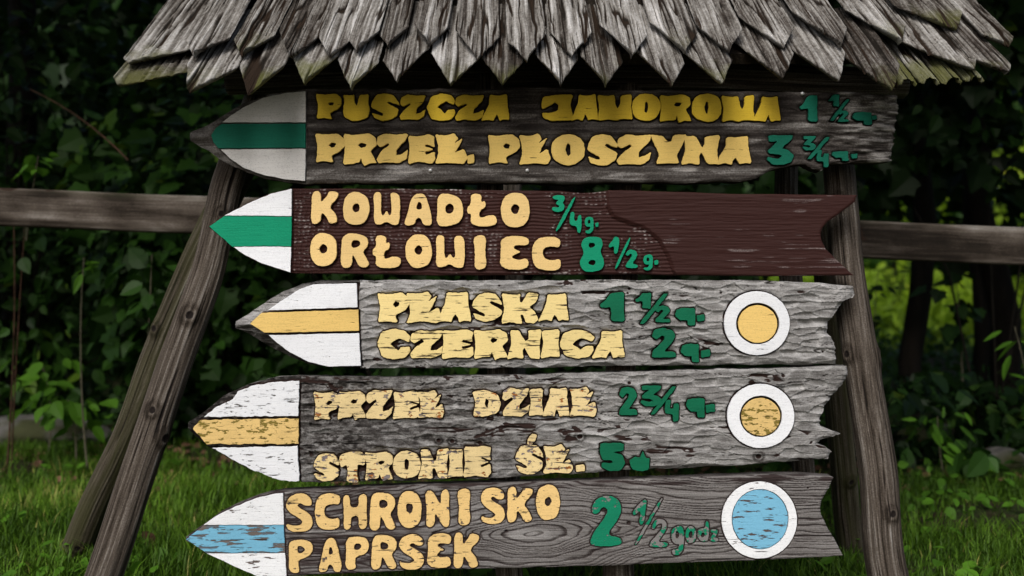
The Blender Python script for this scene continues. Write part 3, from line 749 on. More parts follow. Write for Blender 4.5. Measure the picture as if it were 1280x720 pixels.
# board 3 ------------------------------------------------
B.append(dict(label="grey gouged board with yellow striped point and clean yellow disc in white ring",
  seed=37, y0=350, y1=460, ragged=1.0, div=449, rim=(18, 5), rimd=(.030, .005), rexp=1.05, mat='b3', ltop=.0004, surface=surf_gouged(.0062, .55, moss=1), Y=-.001,  # moss here also paints shade on the point's lower rim
  top=[(285,405),(300,397),(317,385),(350,364),(375,354),(397,350),(580,350),(950,350),(1025,353),(1074,359)],
  bot=[(285,409),(305,418),(330,433),(355,446),(380,456),(405,460),(450,461),(650,460),(800,457),(1050,456)],
  left=[(350,289),(460,289)], right=[(350,1068),(361,1071),(366,1069),(371,1057),(380,1050),(388,1047),(402,1037),(418,1036),(430,1044),(440,1046),(460,1047)],
  letters=word(GB,"PŁASKA",[(472,366,512,403),(508,365,551,404),(546,365,589,403),(590,366,628,402),(627,366,673,405),(673,367,711,402)],'y3')
   +word(GB,"CZERNICA",[(472,411,513,449),(513,413,554,448),(552,412,592,449),(592,412,635,450),(634,412,677,449),(676,412,700,448),(700,412,743,448),(740,413,781,448)],'y3')
   +word(GB,"11/2",[(750,365,781,402),(794,366,814,386),(800,367,835,405),(819,382,838,403)],'g3',"numeral")
   +word(GB,"q.",[(844,385,869,407),(871,393,881,402)],'g3')
   +word(GB,"2",[(815,410,845,447)],'g3',"numeral")+word(GB,"q.",[(851,430,874,453),(876,437,888,447)],'g3'),
  fields=[("white_panel",[[(335,388),(355,374),(375,361.5),(392,355.5),(446,354),(447,384)]],'w3',.0008,0),
          ("stripe",[[(313,404.5),(327,391),(448,387),(449,413.5),(331,416)]],'yband',.0009,0),
          ("white_panel",[[(336,419),(449,416.5),(451,457),(410,458),(385,452),(362,440),(346,428)]],'w3',.0008,0),
          ("ring",[ringpoly(946,404,41,40),ringpoly(947,404.5,27,26)],'w3',.0008,0),
          ("disc",[ringpoly(947,405,24.3,23.5)],'yband',.0008,0)],
  holes=[(787,361,2.2),(624,357,1.8),(1030,440,1.6),(902,366,1.8)]))
# board 4 ------------------------------------------------
B.append(dict(label="cracked grey trail board with flaking yellow stripe and splintered end beside a moss stained disc",
  seed=53, y0=461, y1=602, ragged=1.2, div=374, rim=(14, 5), rimd=(.016, .005), mat='b3', ltop=.0004, surface=surf_gouged(.0050, .53, worn=.10, grime=.9), Y=0.0, nibble=1.5,
  top=[(228,532),(250,517),(275,496),(307,481),(340,473),(375,471),(520,472),(620,470),(745,467),(955,461),(1065,458)],
  bot=[(228,536),(242,548),(257,560),(282,574),(307,587),(345,602),(375,604),(520,602),(620,599),(745,591),(930,582),(1017,575),(1060,572)],
  left=[(461,231),(602,231)],
  right=[(461,1060),(472,1062),(484,1058),(494,1050),(508,1041),(522,1033),(537,1027),(545,1026),(552,1029),(559,1040),(564,1051),(568,1044),(573,1027),(578,1023),(583,1033),(591,1041),(602,1036)],
  letters=word(GB,"PRZEŁ",[(392,490,425,525),(422,489,457,525),(457,488,491,524),(491,489,525,524),(522,488,555,523)],'y4')
   +word(GB,"DZIAŁ",[(591,488,626,521),(628,485,662,521),(661,486,679,520),(678,485,712,521),(712,484,746,521)],'y4')
   +word(GB,"STRONIE",[(392,567,424,602),(424,565,457,603),(456,565,491,601),(491,564,526,598),(523,561,561,599),(560,562,579,597),(579,558,614,597)],'y4')
   +word(GB,"'SŁ.",[(659,543,671,556),(644,556,679,593),(679,556,716,592),(720,581,731,590)],'y4')
   +word(GB,"23/4",[(774,484,797,519),(801,482,827,508),(814,483,845,518),(831,500,849,527)],'g3',"numeral")
   +word(GB,"q.",[(858,498,881,522),(882,505,894,516)],'g3')
   +word(GB,"5",[(750,554,781,589)],'g3',"numeral")+word(GB,"b",[(787,565,812,589)],'g3'),
  fields=[("white_panel",[[(255,521),(270,509),(292,499),(297,489),(320,481),(345,477.5),(374,476),(373,520)]],'w4',.0008,0),
          ("stripe",[[(241,536),(250,525),(373,523),(373,555),(258,555)]],'yband4',.0009,0),
          ("white_panel",[[(265,560),(372,558),(374,602),(352,600.5),(325,591),(295,577)]],'w4',.0008,0),
          ("ring",[ringpoly(951,520,42,40),ringpoly(951,520.5,26.5,26)],'w3',.0008,0),
          ("disc",[ringpoly(951,521,24.3,23.5)],'yband4',.0008,0)],
  holes=[(624,480,2.2),(695,485,2.6),(728,477,2.0),(787,479,2.6),(725,546,4.2),(706,542,3.6),(949,571,4.0),(565,552,3.4),(600,554,3.8),(548,551,3.2),(980,470,2.6)]))
# board 5 ------------------------------------------------
B.append(dict(label="lowest trail board, ringed grey brown wood with flaking light blue stripe and light blue disc",
  seed=71, y0=594, y1=722, ragged=.4, div=356, rim=(2.5, 3), rimd=(.002, .002), mat='b5', ltop=.0005, surface=surf_b5, Y=-.001,
  top=[(228,672),(232,672),(254,656),(270,644),(295,632),(320,622),(340,617),(354,615),(520,607),(770,601),(955,594),(1000,594),(1045,597)],
  bot=[(228,676),(232,676),(257,689),(277,701),(300,712),(322,721),(345,724),(362,720),(520,713),(780,706.5),(955,700),(1060,695)],
  left=[(594,232),(722,232)], right=[(594,1042),(612,1036),(632,1027),(643,1025),(652,1026),(672,1033),(700,1046),(722,1054)],
  letters=word(GA,"SCHRONISKO",[(358,617,391,665),(394,617,425,662),(429,618,459,662),(462,616,494,663),(497,614,527,660),(532,612,562,659),(572,611,588,657),(601,610,631,655),(634,609,666,653),(670,606,700,650)],'y5')
   +word(GA,"PAPRSEK",[(361,675,391,716),(399,673,427,715),(432,671,461,712),(464,669,496,712),(499,668,530,712),(534,667,564,710),(567,666,599,710)],'y5')
   +word(GA,"2",[(738,620,777,683)],'g5',"numeral")
   +word(GA,"ilt",[(791,625,808,656),(794,623,828,681),(812,649,835,684)],'g5b',"numeral")
   +word(GA,"godz",[(839,658,855,694),(857,658,870,679),(872,652,886,677),(888,662,898,677)],'g5b'),
  fields=[("white_panel",[[(255,656),(270,645),(295,633),(320,623),(340,618),(354,616.5),(355,656)]],'w5',.0009,0),
          ("stripe",[[(233,674),(254,657),(355,656.8),(356.5,690.5),(258,691)]],'bl5',.0010,0),
          ("white_panel",[[(259,692),(356.5,691.5),(358.5,720),(345,722.5),(322,720),(300,711),(278,700.5)]],'w5',.0009,0),
          ("ring",[ringpoly(949,650,47,48),ringpoly(950,649,35.6,37.8)],'w5',.0009,0),
          ("disc",[ringpoly(950,649,34.6,36.8)],'bl',.0009,0)],
  nails=[], holes=[(786,654,3.0),(633,664,2.4),(1010,610,1.6)]))
for spec in B:
    board(spec)
flush_pieces()

# ------------------------------------------------------------------ timber: logs, shakes
def log(name, p0, p1, r0, r1, parent, mat, seed, knots=(), nl=190, na=110, moss=0.0, shade=0.0):
    """round weathered post from p0 to p1, local z along the axis"""
    p0, p1 = Vector(p0), Vector(p1)
    L = (p1 - p0).length
    qi = (p1 - p0).to_track_quat('Z', 'Y').inverted()
    cv, rv = qi @ Vector((0, -1, 0)), qi @ Vector((1, 0, 0))
    sgn = 1 if cv.x * rv.y - cv.y * rv.x > 0 else -1
    knots = [(kt, math.atan2(cv.y, cv.x) + sgn * ka, ks) for kt, ka, ks in knots]
    t = np.linspace(0, 1, nl)[:, None]; a = np.linspace(0, 2 * math.pi, na, endpoint=False)[None, :]
    r = r0 + (r1 - r0) * t
    ca, sa = np.cos(a), np.sin(a)
    n = fbm(ca * 1.3 + 5 + t * 2.2, sa * 1.3 + t * 1.7, seed, 3) - .5
    fiss = fbm(ca * 11 + t * 1.6 + 9, sa * 11 + 3 + t * 1.3, seed + 2, 4, .65)
    crack = sstep(.035, 0, np.abs(vnoise(ca * 4.6 + 9 + t * .9, sa * 4.6 + t * .7, seed + 3) - .5)) * sstep(.45, .6, vnoise(ca * 1.5 + t * 5, sa * 1.5 + 2 + t * 6, seed + 4))
    rr = r * (1 + .22 * n + .11 * (fiss - .5) - .07 * crack)
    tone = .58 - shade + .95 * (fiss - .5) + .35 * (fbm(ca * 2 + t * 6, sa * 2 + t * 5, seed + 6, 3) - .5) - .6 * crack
    paint = crack * .8 + np.zeros_like(rr)
    for (kt, ka, ks) in knots:
        da = np.angle(np.exp(1j * (a - ka)))
        q = np.hypot((t - kt) * L / (ks * r0), da / (ks * 1.0))
        rr = rr + r0 * .22 * np.exp(-(q * 1.1) ** 2) - r0 * .22 * np.exp(-(q * 2.6) ** 2)
        paint = np.maximum(paint, 1.1 * np.exp(-(q * 2.2) ** 2))
        tone = tone - .25 * np.exp(-((q - .9) * 3) ** 2)
    bx = r0 * 1.2 * (fbm(t * 3, t * 0 + 1, seed + 8, 2) - .5); by = r0 * 1.2 * (fbm(t * 3, t * 0 + 4, seed + 9, 2) - .5)
    P = np.stack([rr * ca + bx, rr * sa + by, t * L + 0 * rr], -1)
    ms = np.clip(moss * (.5 + fbm(ca * 2 + t * 7, sa * 2, seed + 11, 3)), 0, 1) + np.zeros_like(rr)
    idx = np.arange(nl * na).reshape(nl, na)
    quads = np.stack([idx[:-1], np.roll(idx[:-1], -1, 1), np.roll(idx[1:], -1, 1), idx[1:]], -1).reshape(-1, 4)
    me = mesh_np(name, P.reshape(-1, 3), quads=quads, ngons=[idx[0][::-1], idx[-1]], attrs={'tone': tone, 'paint': paint, 'moss': ms})
    o = link(name, me, mat, None)
    o.rotation_euler = (p1 - p0).to_track_quat('Z', 'Y').to_euler()
    o.location = p0
    if parent is not None:
        o.parent = parent
        o.location = p0 - parent.location
    return o

stand = empty("sign_stand", (0, 0.2, 0))
tag(stand, "weathered timber stand on leaning log legs under a roof of pointed grey shakes", "stand")

def ground_z(x, y):
    x = np.asarray(x, float); y = np.asarray(y, float)
    return 0.05 * np.maximum(0, y - 7.0) * sstep(6.5, 11, y) + .05 * (fbm(x * .7 + 9, y * .7 + 9, 3, 2) - .5) * sstep(1.0, 2.5, y)

def leg(pa, Ya, pb, Yb, r0, r1, seed, knots=(), moss=0, shade=0):
    """pa, pb photo points of the axis (upper, lower); extended down to the ground"""
    a, b = at(*pa, Ya), at(*pb, Yb)
    d = (b - a).normalized()
    k = (-.05 - a.z) / d.z
    foot = a + d * k
    log("leg", foot, a - d * .12, r1, r0, stand, M['log'], seed, knots, moss=moss, shade=shade)

leg((300, 190), .13, (120, 720), .06, .030, .036, 101, knots=((.60, .1, .55), (.43, -.1, .45), (.39, 1.1, .6), (.78, .3, .4)))
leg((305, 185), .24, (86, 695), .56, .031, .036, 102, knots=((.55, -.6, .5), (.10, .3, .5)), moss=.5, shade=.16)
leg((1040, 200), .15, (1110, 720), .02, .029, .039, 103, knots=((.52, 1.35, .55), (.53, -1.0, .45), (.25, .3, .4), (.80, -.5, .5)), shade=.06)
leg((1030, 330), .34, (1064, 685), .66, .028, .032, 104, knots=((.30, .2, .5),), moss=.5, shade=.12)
log("batten", at(632, 735, .09) , at(606, 95, .09), .027, .026, stand, M['log'], 105)
log("batten", at(766, 735, .09), at(794, 95, .09), .030, .026, stand, M['log'], 106)
log("batten", at(1005, 640, .30), at(978, 95, .30), .024, .024, stand, M['log'], 107)

# --- roof
SL = R(33)
RO = Vector((0, -.16, EYE + .3464))
ET = Vector((0, math.cos(SL), math.sin(SL))); EN = Vector((0, -math.sin(SL), math.cos(SL)))
CAMP = Vector((0, -CAM_D, EYE))
def on_roof(px, py, lift):
    d = Vector(((px - 640) / FPX, 1, (360 - py) / FPX))
    o = RO + EN * lift
    k = (o - CAMP).dot(EN) / d.dot(EN)
    q = CAMP + d * k - RO
    return q.x, q.dot(ET)          # along the eave, up the slope
RIDGE_T = .66
def slab(name, x0, x1, pts, mat, parent, seed):
    """deck of boards: profile pts (y,z) closed, swept along x; with grain attributes"""
    nx = 60
    P = []; n = len(pts)
    for k in range(nx):
        x = x0 + (x1 - x0) * k / (nx - 1)
        for (y, z) in pts: P.append((x, y, z))
    idx = np.arange(nx * n).reshape(nx, n)
    quads = np.stack([idx[:-1], idx[1:], np.roll(idx[1:], -1, 1), np.roll(idx[:-1], -1, 1)], -1).reshape(-1, 4)
    P = np.array(P)
    tn = .1 + .2 * vnoise(P[:, 0] * 20, P[:, 1] * 20, seed)
    me = mesh_np(name, P, quads=quads, ngons=[idx[0], idx[-1][::-1]], attrs={'tone': tn, 'paint': tn * 0 + .3, 'moss': tn * 0}, smooth=False)
    o = link(name, me, mat, parent)
    return o
def rp(t, l):
    v = RO + ET * t + EN * l
    return (v.y - stand.location.y, v.z)
ridge = RO + ET * RIDGE_T
back_pts = [rp(RIDGE_T, -.022), rp(RIDGE_T, -.004), (ridge.y + .5 - stand.location.y, ridge.z - .40), (ridge.y + .5 - stand.location.y, ridge.z - .42)]
roof = slab("roof", -.60, .66, [rp(.17, -.024), rp(.17, -.004), rp(RIDGE_T, -.004), rp(RIDGE_T, -.024)], M['log'], stand, 5)
slab("back_slope", -.60, .66, back_pts, M['log'], stand, 6)
# eave beam under the roof that carries the top of the boards
log("eave_beam", at(285, 98, .10), at(1130, 98, .10), .030, .030, stand, M['log'], 108)

def shake(tipx, tipy, wpx, lift, length, seed, shl=1.6, shr=1.6, tilt=0.0, moss=0.0, dark=0.0, thick=.013, pf=.5):
    tx, tt = on_roof(tipx, tipy, lift)
    ang = tilt
    w = wpx * .96 / 722.0
    nu, nvv = 72, 96
    # v: along the shake from the tip, denser near the point
    vv = np.linspace(0, 1, nvv)[:, None] ** 1.5 * length
    u = np.linspace(-1, 1, nu)[None, :]
    off = (pf - .5) * w
    lw = np.minimum(vv / (shl * w) * (w / 2 + off), w / 2 + off * np.ones_like(vv)); rw = np.minimum(vv / (shr * w) * (w / 2 - off), w / 2 - off * np.ones_like(vv))
    lw = lw * (1 - .06 * vv / length) + .0022 * (fbm(vv * 60, vv * 0, seed + 1, 3) - .5) + .0012; rw = rw * (1 - .06 * vv / length) + .0022 * (fbm(vv * 60, vv * 0 + 5, seed + 2, 3) - .5) + .0012
    x = np.where(u < 0, u * lw, u * rw)
    # long deep fissures of split wood
    wx = x + .004 * (fbm(vv * 9 + 0 * x, x * 20, seed + 3, 2) - .5)
    g1 = fbm(wx * 170, vv * 3.2, seed + 4, 4, .6)
    fis = sstep(.06, .0, np.abs(vnoise(wx * 120, vv * 2.2, seed + 5) - .5)) * sstep(.35, .62, vnoise(wx * 40, vv * 7, seed + 6))
    big = sstep(.045, .0, np.abs(vnoise(x * 62 + 7 + .5 * fbm(vv * 14 + 0 * x, x * 30, seed + 16, 2), vv * .9, seed + 15) - .5)) * sstep(.36, .52, vnoise(x * 30, vv * 5, seed + 17))
    h = .0075 * (g1 - .5) + .003 * (fbm(wx * 520, vv * 5, seed + 21, 2) - .5) - .0045 * fis - .007 * big + .004 * (fbm(x * 25, vv * 6, seed + 7, 2) - .5)
    ed = np.minimum(np.abs(u + 1), np.abs(1 - u)) * w / 2
    h = h - .0022 * (1 - np.clip(ed / .0035, 0, 1)) ** 2 - .002 * (1 - np.clip(vv / .006, 0, 1)) ** 2
    tone = .49 + .10 * math.sin(seed * 2.3) + 1.0 * (g1 - .5) + .45 * (fbm(wx * 480, vv * 6, seed + 21, 3) - .5) + .3 * (fbm(x * 300, vv * 200, seed + 23, 2) - .5) - .75 * fis - .75 * big + .35 * (fbm(x * 22, vv * 8, seed + 8, 3) - .5) - dark
    mo = np.clip(moss * (.9 * sstep(.16, 0, vv) + .25) + .5 * (fbm(x * 40, vv * 30, seed + 9, 3) - .5), 0, 1)
    paint = np.clip(.9 * big + .6 * fis + (.55 * sstep(.50, .70, fbm(x * 240, vv * 7, seed + 10, 4)) if dark > 0 else 0), 0, 1)
    warp = .010 * math.sin(seed) * (u * .5) + .012 * (vv / length) * 0
    top = np.stack([x, vv + 0 * x, h + thick + warp], -1)
    botm = np.stack([x * .84, vv + .016 * (1 - vv / length) + 0 * x, 0 * h + warp], -1)
    idx = np.arange(nvv * nu).reshape(nvv, nu); N = nvv * nu
    q = [np.stack([idx[:-1, :-1], idx[:-1, 1:], idx[1:, 1:], idx[1:, :-1]], -1).reshape(-1, 4),
         N + np.stack([idx[:-1, :-1], idx[1:, :-1], idx[1:, 1:], idx[:-1, 1:]], -1).reshape(-1, 4)]
    rid = np.concatenate([idx[0], idx[1:, -1], idx[-1, -2::-1], idx[-2:0:-1, 0]])
    q.append(np.stack([rid, N + rid, N + np.roll(rid, -1), np.roll(rid, -1)], -1))
    z = np.concatenate
    tn = z([tone.ravel(), .25 + .3 * vnoise(x * 30, vv * 20, seed).ravel()])
    me = mesh_np("shingle", z([top.reshape(-1, 3), botm.reshape(-1, 3)]), quads=z(q),
                 attrs={'tone': tn, 'paint': z([paint.ravel(), paint.ravel() * 0]), 'moss': z([mo.ravel(), mo.ravel()])})
    o = link("shingle", me, M['shingle'], roof)
    # frame: x along the eave turned by ang, y up the slope, z normal
    ex = Vector((1, 0, 0)) * math.cos(ang) - ET * math.sin(ang)
    ey = Vector((1, 0, 0)) * math.sin(ang) + ET * math.cos(ang)
    base = RO + Vector((tx, 0, 0)) + ET * tt + EN * lift
    from mathutils import Matrix
    m = Matrix(((ex.x, ey.x, EN.x, base.x), (ex.y, ey.y, EN.y, base.y), (ex.z, ey.z, EN.z, base.z), (0, 0, 0, 1)))
    o.matrix_local = Matrix.Translation(-stand.location) @ m
    return o

# (tip x, tip y, width, left shoulder, right shoulder, moss, dark)
low = [(146,110,86,.05,.55,.6,0,.03),(236,118,68,1.2,1.1,.5,0,.30),(311,122,62,1.5,1.5,.7,0,.5),(381,110,60,1.4,1.5,.8,0,.48),(440,115,58,1.7,1.2,.55,0,.55),(497,106,62,1.2,1.7,.2,0,.4),
       (564,112,66,1.7,1.2,.5,0,.48),(627,111,60,1.6,1.3,.5,.08,.52),(700,110,58,1.5,1.5,.1,0,.5),(756,111,58,1.5,1.5,.4,.05,.48),(839,112,62,1.7,1.2,.35,0,.55),(902,110,66,1.8,1.2,.5,0,.58),
       (979,102,70,1.8,1.0,.1,0,.62),(1049,103,76,1.8,1.0,.1,0,.66),(1116,116,62,1.8,1.1,.4,.15,.6),(1216,92,96,1.1,.5,.3,0,.8),(1259,97,48,1.0,.5,.3,0.05,.75)]
for k, (x, y, w, a, b, mo, dk, pf) in enumerate(low):
    shake(x, y, w, .000, .40, 300 + 7 * k, a, b, tilt=random.uniform(-.02, .02), moss=mo, dark=dk, pf=pf)
mid = [(160,84,76,.05,.6,.45,0,.05),(243,75,66,1.0,.8,.1,0,.4),(303,74,56,1.0,1.1,.5,.05,.4),(362,75,60,1.4,1.4,.1,.2,.45),(411,75,50,1.2,1.5,.0,-.05,.4),(447,68,46,1.3,1.2,.0,0,.5),(486,62,44,1.2,1.4,0,.25,.5),(535,60,48,1.4,1.4,0,.05,.5),
       (596,79,62,1.7,1.4,.0,.05,.5),(660,80,54,1.4,1.5,.1,0,.5),(716,75,58,1.7,1.3,.2,0,.5),(789,75,64,1.7,1.2,.1,-.08,.55),(855,70,64,1.7,1.2,.4,0,.55),(912,68,60,1.7,1.1,.2,.05,.55),(980,64,68,1.8,1.0,.05,0,.6),
       (1050,62,68,1.8,1.0,0,.1,.62),(1125,59,74,1.8,.9,.5,0,.66),(1196,40,84,1.2,.6,.6,.1,.75),(1262,61,34,1.2,.5,.4,.05,.75)]
for k, (x, y, w, a, b, mo, dk, pf) in enumerate(mid):
    shake(x, y, w, 0.018 + .004 * (k % 2), .52, 500 + 11 * k, a, b, tilt=random.uniform(-.02, .02), moss=mo, dark=dk, pf=pf)
for k in range(15):                                           # the next course, its points just above the picture
    shake(262 + 64 * k + random.uniform(-6, 6), -26 + random.uniform(-8, 8), 72, .044 + .004 * (k % 2), .30, 700 + 5 * k, 1.1, 1.1, moss=.2)
for k in range(8):                                            # thin mossy lath ends tucked under the right eave
    shake(1128 + 14 * k, 106 - k * .4, 11, -.020, .25, 800 + 3 * k, .3, .3, moss=.9, thick=.008)

# ------------------------------------------------------------------ fence behind
fence = empty("rail_fence", (0, 1.12, 0))
tag(fence, "weathered grey timber rail fence running level behind the sign stand", "fence")
def beam(name, a, b, hh, dd, parent, seed, mat):
    nl, na = 260, 40
    a, b = Vector(a), Vector(b)
    L = (b - a).length
    ang = np.linspace(0, 2 * math.pi, na, endpoint=False)
    e = 5.0
    cz = np.sign(np.sin(ang)) * np.abs(np.sin(ang)) ** (2 / e) * hh / 2
    cyy = np.sign(np.cos(ang)) * np.abs(np.cos(ang)) ** (2 / e) * dd / 2
    t = np.linspace(0, 1, nl)[:, None] * L
    g = fbm(t * 1.5 + 0 * cz, cz * 160 + cyy * 120, seed, 4)
    wob = .010 * (fbm(t * 1.3, t * 0, seed + 1, 3) - .5)
    Z = cz[None] * (1 + .05 * (g - .5)) + wob; Yv = cyy[None] * (1 + .10 * (g - .5)) + 0 * t
    P = np.stack([t + 0 * Z, Yv, Z], -1)
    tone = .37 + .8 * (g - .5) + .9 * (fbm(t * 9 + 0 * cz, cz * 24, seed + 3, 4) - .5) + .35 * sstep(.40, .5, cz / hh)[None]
    paint = np.clip(.75 * sstep(.50, .64, fbm(t * 7 + 0 * cz, cz * 9, seed + 4, 4)), 0, 1)
    moss = .35 * fbm(t * 4 + 0 * cz, cz * 20, seed + 5, 2) + .25 * sstep(.1, .5, cz / hh)[None]
    idx = np.arange(nl * na).reshape(nl, na)
    quads = np.stack([idx[:-1], idx[1:], np.roll(idx[1:], -1, 1), np.roll(idx[:-1], -1, 1)], -1).reshape(-1, 4)
    me = mesh_np(name, P.reshape(-1, 3), quads=quads, ngons=[idx[0], idx[-1][::-1]], attrs={'tone': tone, 'paint': paint, 'moss': moss})
    o = link(name, me, mat, parent)
    o.rotation_euler = (0, -math.atan2((b - a).z, (b - a).x), 0)
    o.location = a - parent.location
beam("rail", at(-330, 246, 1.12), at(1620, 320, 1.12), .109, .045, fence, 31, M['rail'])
for k, x in enumerate((-2.1, -.02, 2.1)):
    log("post", (x, 1.20, -.1), (x, 1.20, .98 - .03 * x), .045, .042, fence, M['log'], 120 + k, moss=.3)

# ------------------------------------------------------------------ ground
def ground_mat():
    t = NT("soil and moss")
    tc = t.n("ShaderNodeTexCoord")
    n1 = t.noise(tc.outputs["Object"], 2.2, 5, .6); n2 = t.noise(tc.outputs["Object"], 22, 4, .6)
    c = t.ramp(n2, [(.3, (.012, .010, .006)), (.55, (.035, .026, .014)), (.75, (.075, .055, .03))])
    c = t.mix(t.step(n1, .42, .6), c, (.022, .04, .008))
    mead = t.attr("meadow")
    n3 = t.noise(tc.outputs["Object"], 3.0, 6, .65)
    mc = t.ramp(n3, [(.3, (.05, .10, .008)), (.52, (.15, .25, .014)), (.72, (.30, .36, .035))])
    c = t.mix(mead, c, mc)
    t.bump(n2, .02)
    return t.done(c, .95)
xs = np.concatenate([np.linspace(-90, -9, 14)[:-1], np.linspace(-9, 9, 110), np.linspace(9, 90, 14)[1:]])
ys = np.concatenate([np.linspace(-60, -3, 10)[:-1], np.linspace(-3, 12, 100), np.linspace(12, 40, 30)[1:], np.linspace(40, 200, 14)[1:]])
GX, GY = np.meshgrid(xs, ys)
GZ = ground_z(GX, GY)
idx = np.arange(GX.size).reshape(GX.shape)
me = mesh_np("ground", np.stack([GX, GY, GZ], -1).reshape(-1, 3),
             quads=np.stack([idx[:-1, :-1], idx[:-1, 1:], idx[1:, 1:], idx[1:, :-1]], -1).reshape(-1, 4),
             attrs={'meadow': sstep(8.5, 9.5, GY)})
tag(link("ground", me, ground_mat()), kind="structure")

def leaf_mat(name, dark, light, yellow=None, rough=0.5, trans=0.25):
    t = NT(name)
    f = t.attr("tone")
    c = t.ramp(f, [(0.0, dark), (0.6, tuple((a + b) / 2 for a, b in zip(dark, light))), (0.92, light), (1.0, yellow or light)])
    t.done(c, rough)
    t.b.inputs["Specular IOR Level"].default_value = 0.15
    tr = t.n("ShaderNodeBsdfTranslucent"); t.l(c, tr.inputs[0])
    mx = t.n("ShaderNodeMixShader"); mx.inputs[0].default_value = trans
    t.l(t.b.outputs[0], mx.inputs[1]); t.l(tr.outputs[0], mx.inputs[2])
    t.l(mx.outputs[0], t.t.nodes["Material Output"].inputs[0])
    return t.m
M['grass'] = leaf_mat("lawn grass", (.018, .050, .005), (.13, .26, .02), (.30, .29, .08))
M['leaf_dark'] = leaf_mat("deep green leaves", (.002, .006, .002), (.020, .055, .010), (.045, .08, .010))
M['leaf_mid'] = leaf_mat("bramble leaves", (.003, .009, .002), (.038, .105, .014), (.08, .15, .014))
M['leaf_bright'] = leaf_mat("young bright leaves", (.05, .13, .012), (.11, .27, .022), (.18, .30, .025), trans=.4)
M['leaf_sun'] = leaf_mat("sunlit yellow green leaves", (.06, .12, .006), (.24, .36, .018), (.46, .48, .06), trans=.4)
M['leaf_dry'] = leaf_mat("dry leaf", (.10, .05, .03), (.20, .11, .07), None, trans=.1)
_t = NT("dark bark"); _v = _t.obj_coord((14, 14, 3), 4.0); _n = _t.noise(_v, 1.0, 5, .6)
_t.bump(_n, .02); M['bark'] = _t.done(_t.ramp(_n, [(.3, (.003, .003, .002)), (.7, (.016, .013, .010))]), .9)
_t = NT("red brown cane"); _n = _t.noise(_t.obj_coord((60, 60, 60)), 1, 3)
M['cane'] = _t.done(_t.ramp(_n, [(.3, (.03, .016, .010)), (.7, (.085, .045, .028))]), .7)
_t = NT("pale twig"); _n = _t.noise(_t.obj_coord((60, 60, 60)), 1, 3)
M['twig'] = _t.done(_t.ramp(_n, [(.3, (.05, .045, .03)), (.7, (.13, .12, .08))]), .8)
_t = NT("lichened boulder"); _n = _t.noise(_t.obj_coord((9, 9, 9)), 1, 6, .65); _n2 = _t.noise(_t.obj_coord((3, 3, 3)), 1, 3)
_t.bump(_n, .02); M['stone'] = _t.done(_t.mix(_t.step(_n2, .5, .62), _t.ramp(_n, [(.3, (.05, .047, .042)), (.7, (.20, .195, .18))]), (.05, .055, .025)), .9)

# --- grass: one sheet of blades
def grass_blades(n, seed):
    g = np.random.default_rng(seed)
    x = g.uniform(-2.6, 2.6, n * 2); y = -.55 + (g.random(n * 2) ** .9) * 3.6
    lim = np.where(x < .2, 2.85, 1.72) + .5 * (fbm(x * 1.3 + 4, y * 0 + 2, 5, 3) - .5)
    dens = fbm(x * 2.1 + 3, y * 2.1, 8, 3)
    ok = (y < lim) & (g.random(n * 2) < np.clip(2.6 * (dens - .28), .05, 1)) & (np.abs(x) < (y + 2.1) * .52 + .15)
    x, y = x[ok][:n], y[ok][:n]; n = len(x)
    h = (.014 + .052 * g.random(n) ** 1.8) * (.4 + 1.2 * fbm(x * 2.3, y * 2.3 + 6, 9, 3))
    w = .0009 + .0016 * g.random(n)
    a = g.uniform(0, 2 * np.pi, n); bend = h * g.uniform(.2, 1.1, n)
    dx, dy = np.cos(a), np.sin(a)
    sx, sy = -dy * w, dx * w
    z0 = ground_z(x, y) - .004
    P = np.empty((n, 5, 3))
    P[:, 0] = np.stack([x - sx, y - sy, z0], 1); P[:, 1] = np.stack([x + sx, y + sy, z0], 1)
    mx, my, mz = x + dx * bend * .3, y + dy * bend * .3, z0 + h * .6
    P[:, 2] = np.stack([mx + sx * .8, my + sy * .8, mz], 1); P[:, 3] = np.stack([mx - sx * .8, my - sy * .8, mz], 1)
    P[:, 4] = np.stack([x + dx * bend, y + dy * bend, z0 + h], 1)
    i = np.arange(n)[:, None] * 5
    tone = np.repeat(np.clip(-.15 + 1.0 * fbm(x * 2.4, y * 2.4, 11, 3) + .5 * g.random(n) ** 1.5 + .5 * (g.random(n) > .96), 0, 1), 5)
    return mesh_np("grass", P.reshape(-1, 3), quads=i + np.array([[0, 1, 2, 3]]), tris=i + np.array([[3, 2, 4]]), attrs={'tone': tone})
tag(link("grass", grass_blades(190000, 3), M['grass']), kind="stuff")

# --- leaves
def leaf_template(kind):
    if kind == 'ovate':
        out = [(0, 0), (.20, .10), (.33, .30), (.30, .55), (.16, .80), (0, 1), (-.16, .80), (-.30, .55), (-.33, .30), (-.20, .10)]
    elif kind == 'lobed':
        out = [(0, 0), (.20, -.04), (.42, .0), (.40, .22), (.54, .40), (.34, .54), (.20, .78), (0, 1), (-.20, .78), (-.34, .54), (-.54, .40), (-.40, .22), (-.42, .0), (-.20, -.04)]
    else:                                       # narrow
        out = [(0, 0), (.10, .15), (.15, .42), (.09, .75), (0, 1), (-.09, .75), (-.15, .42), (-.10, .15)]
    V = [(0, .42, -.03)] + [(a, b, .16 * abs(a) - .12 * b * b) for a, b in out]
    n = len(out)
    return np.array(V, float), np.array([(0, 1 + k, 1 + (k + 1) % n) for k in range(n)], int)
TPL = {k: leaf_template(k) for k in ('ovate', 'lobed', 'narrow')}

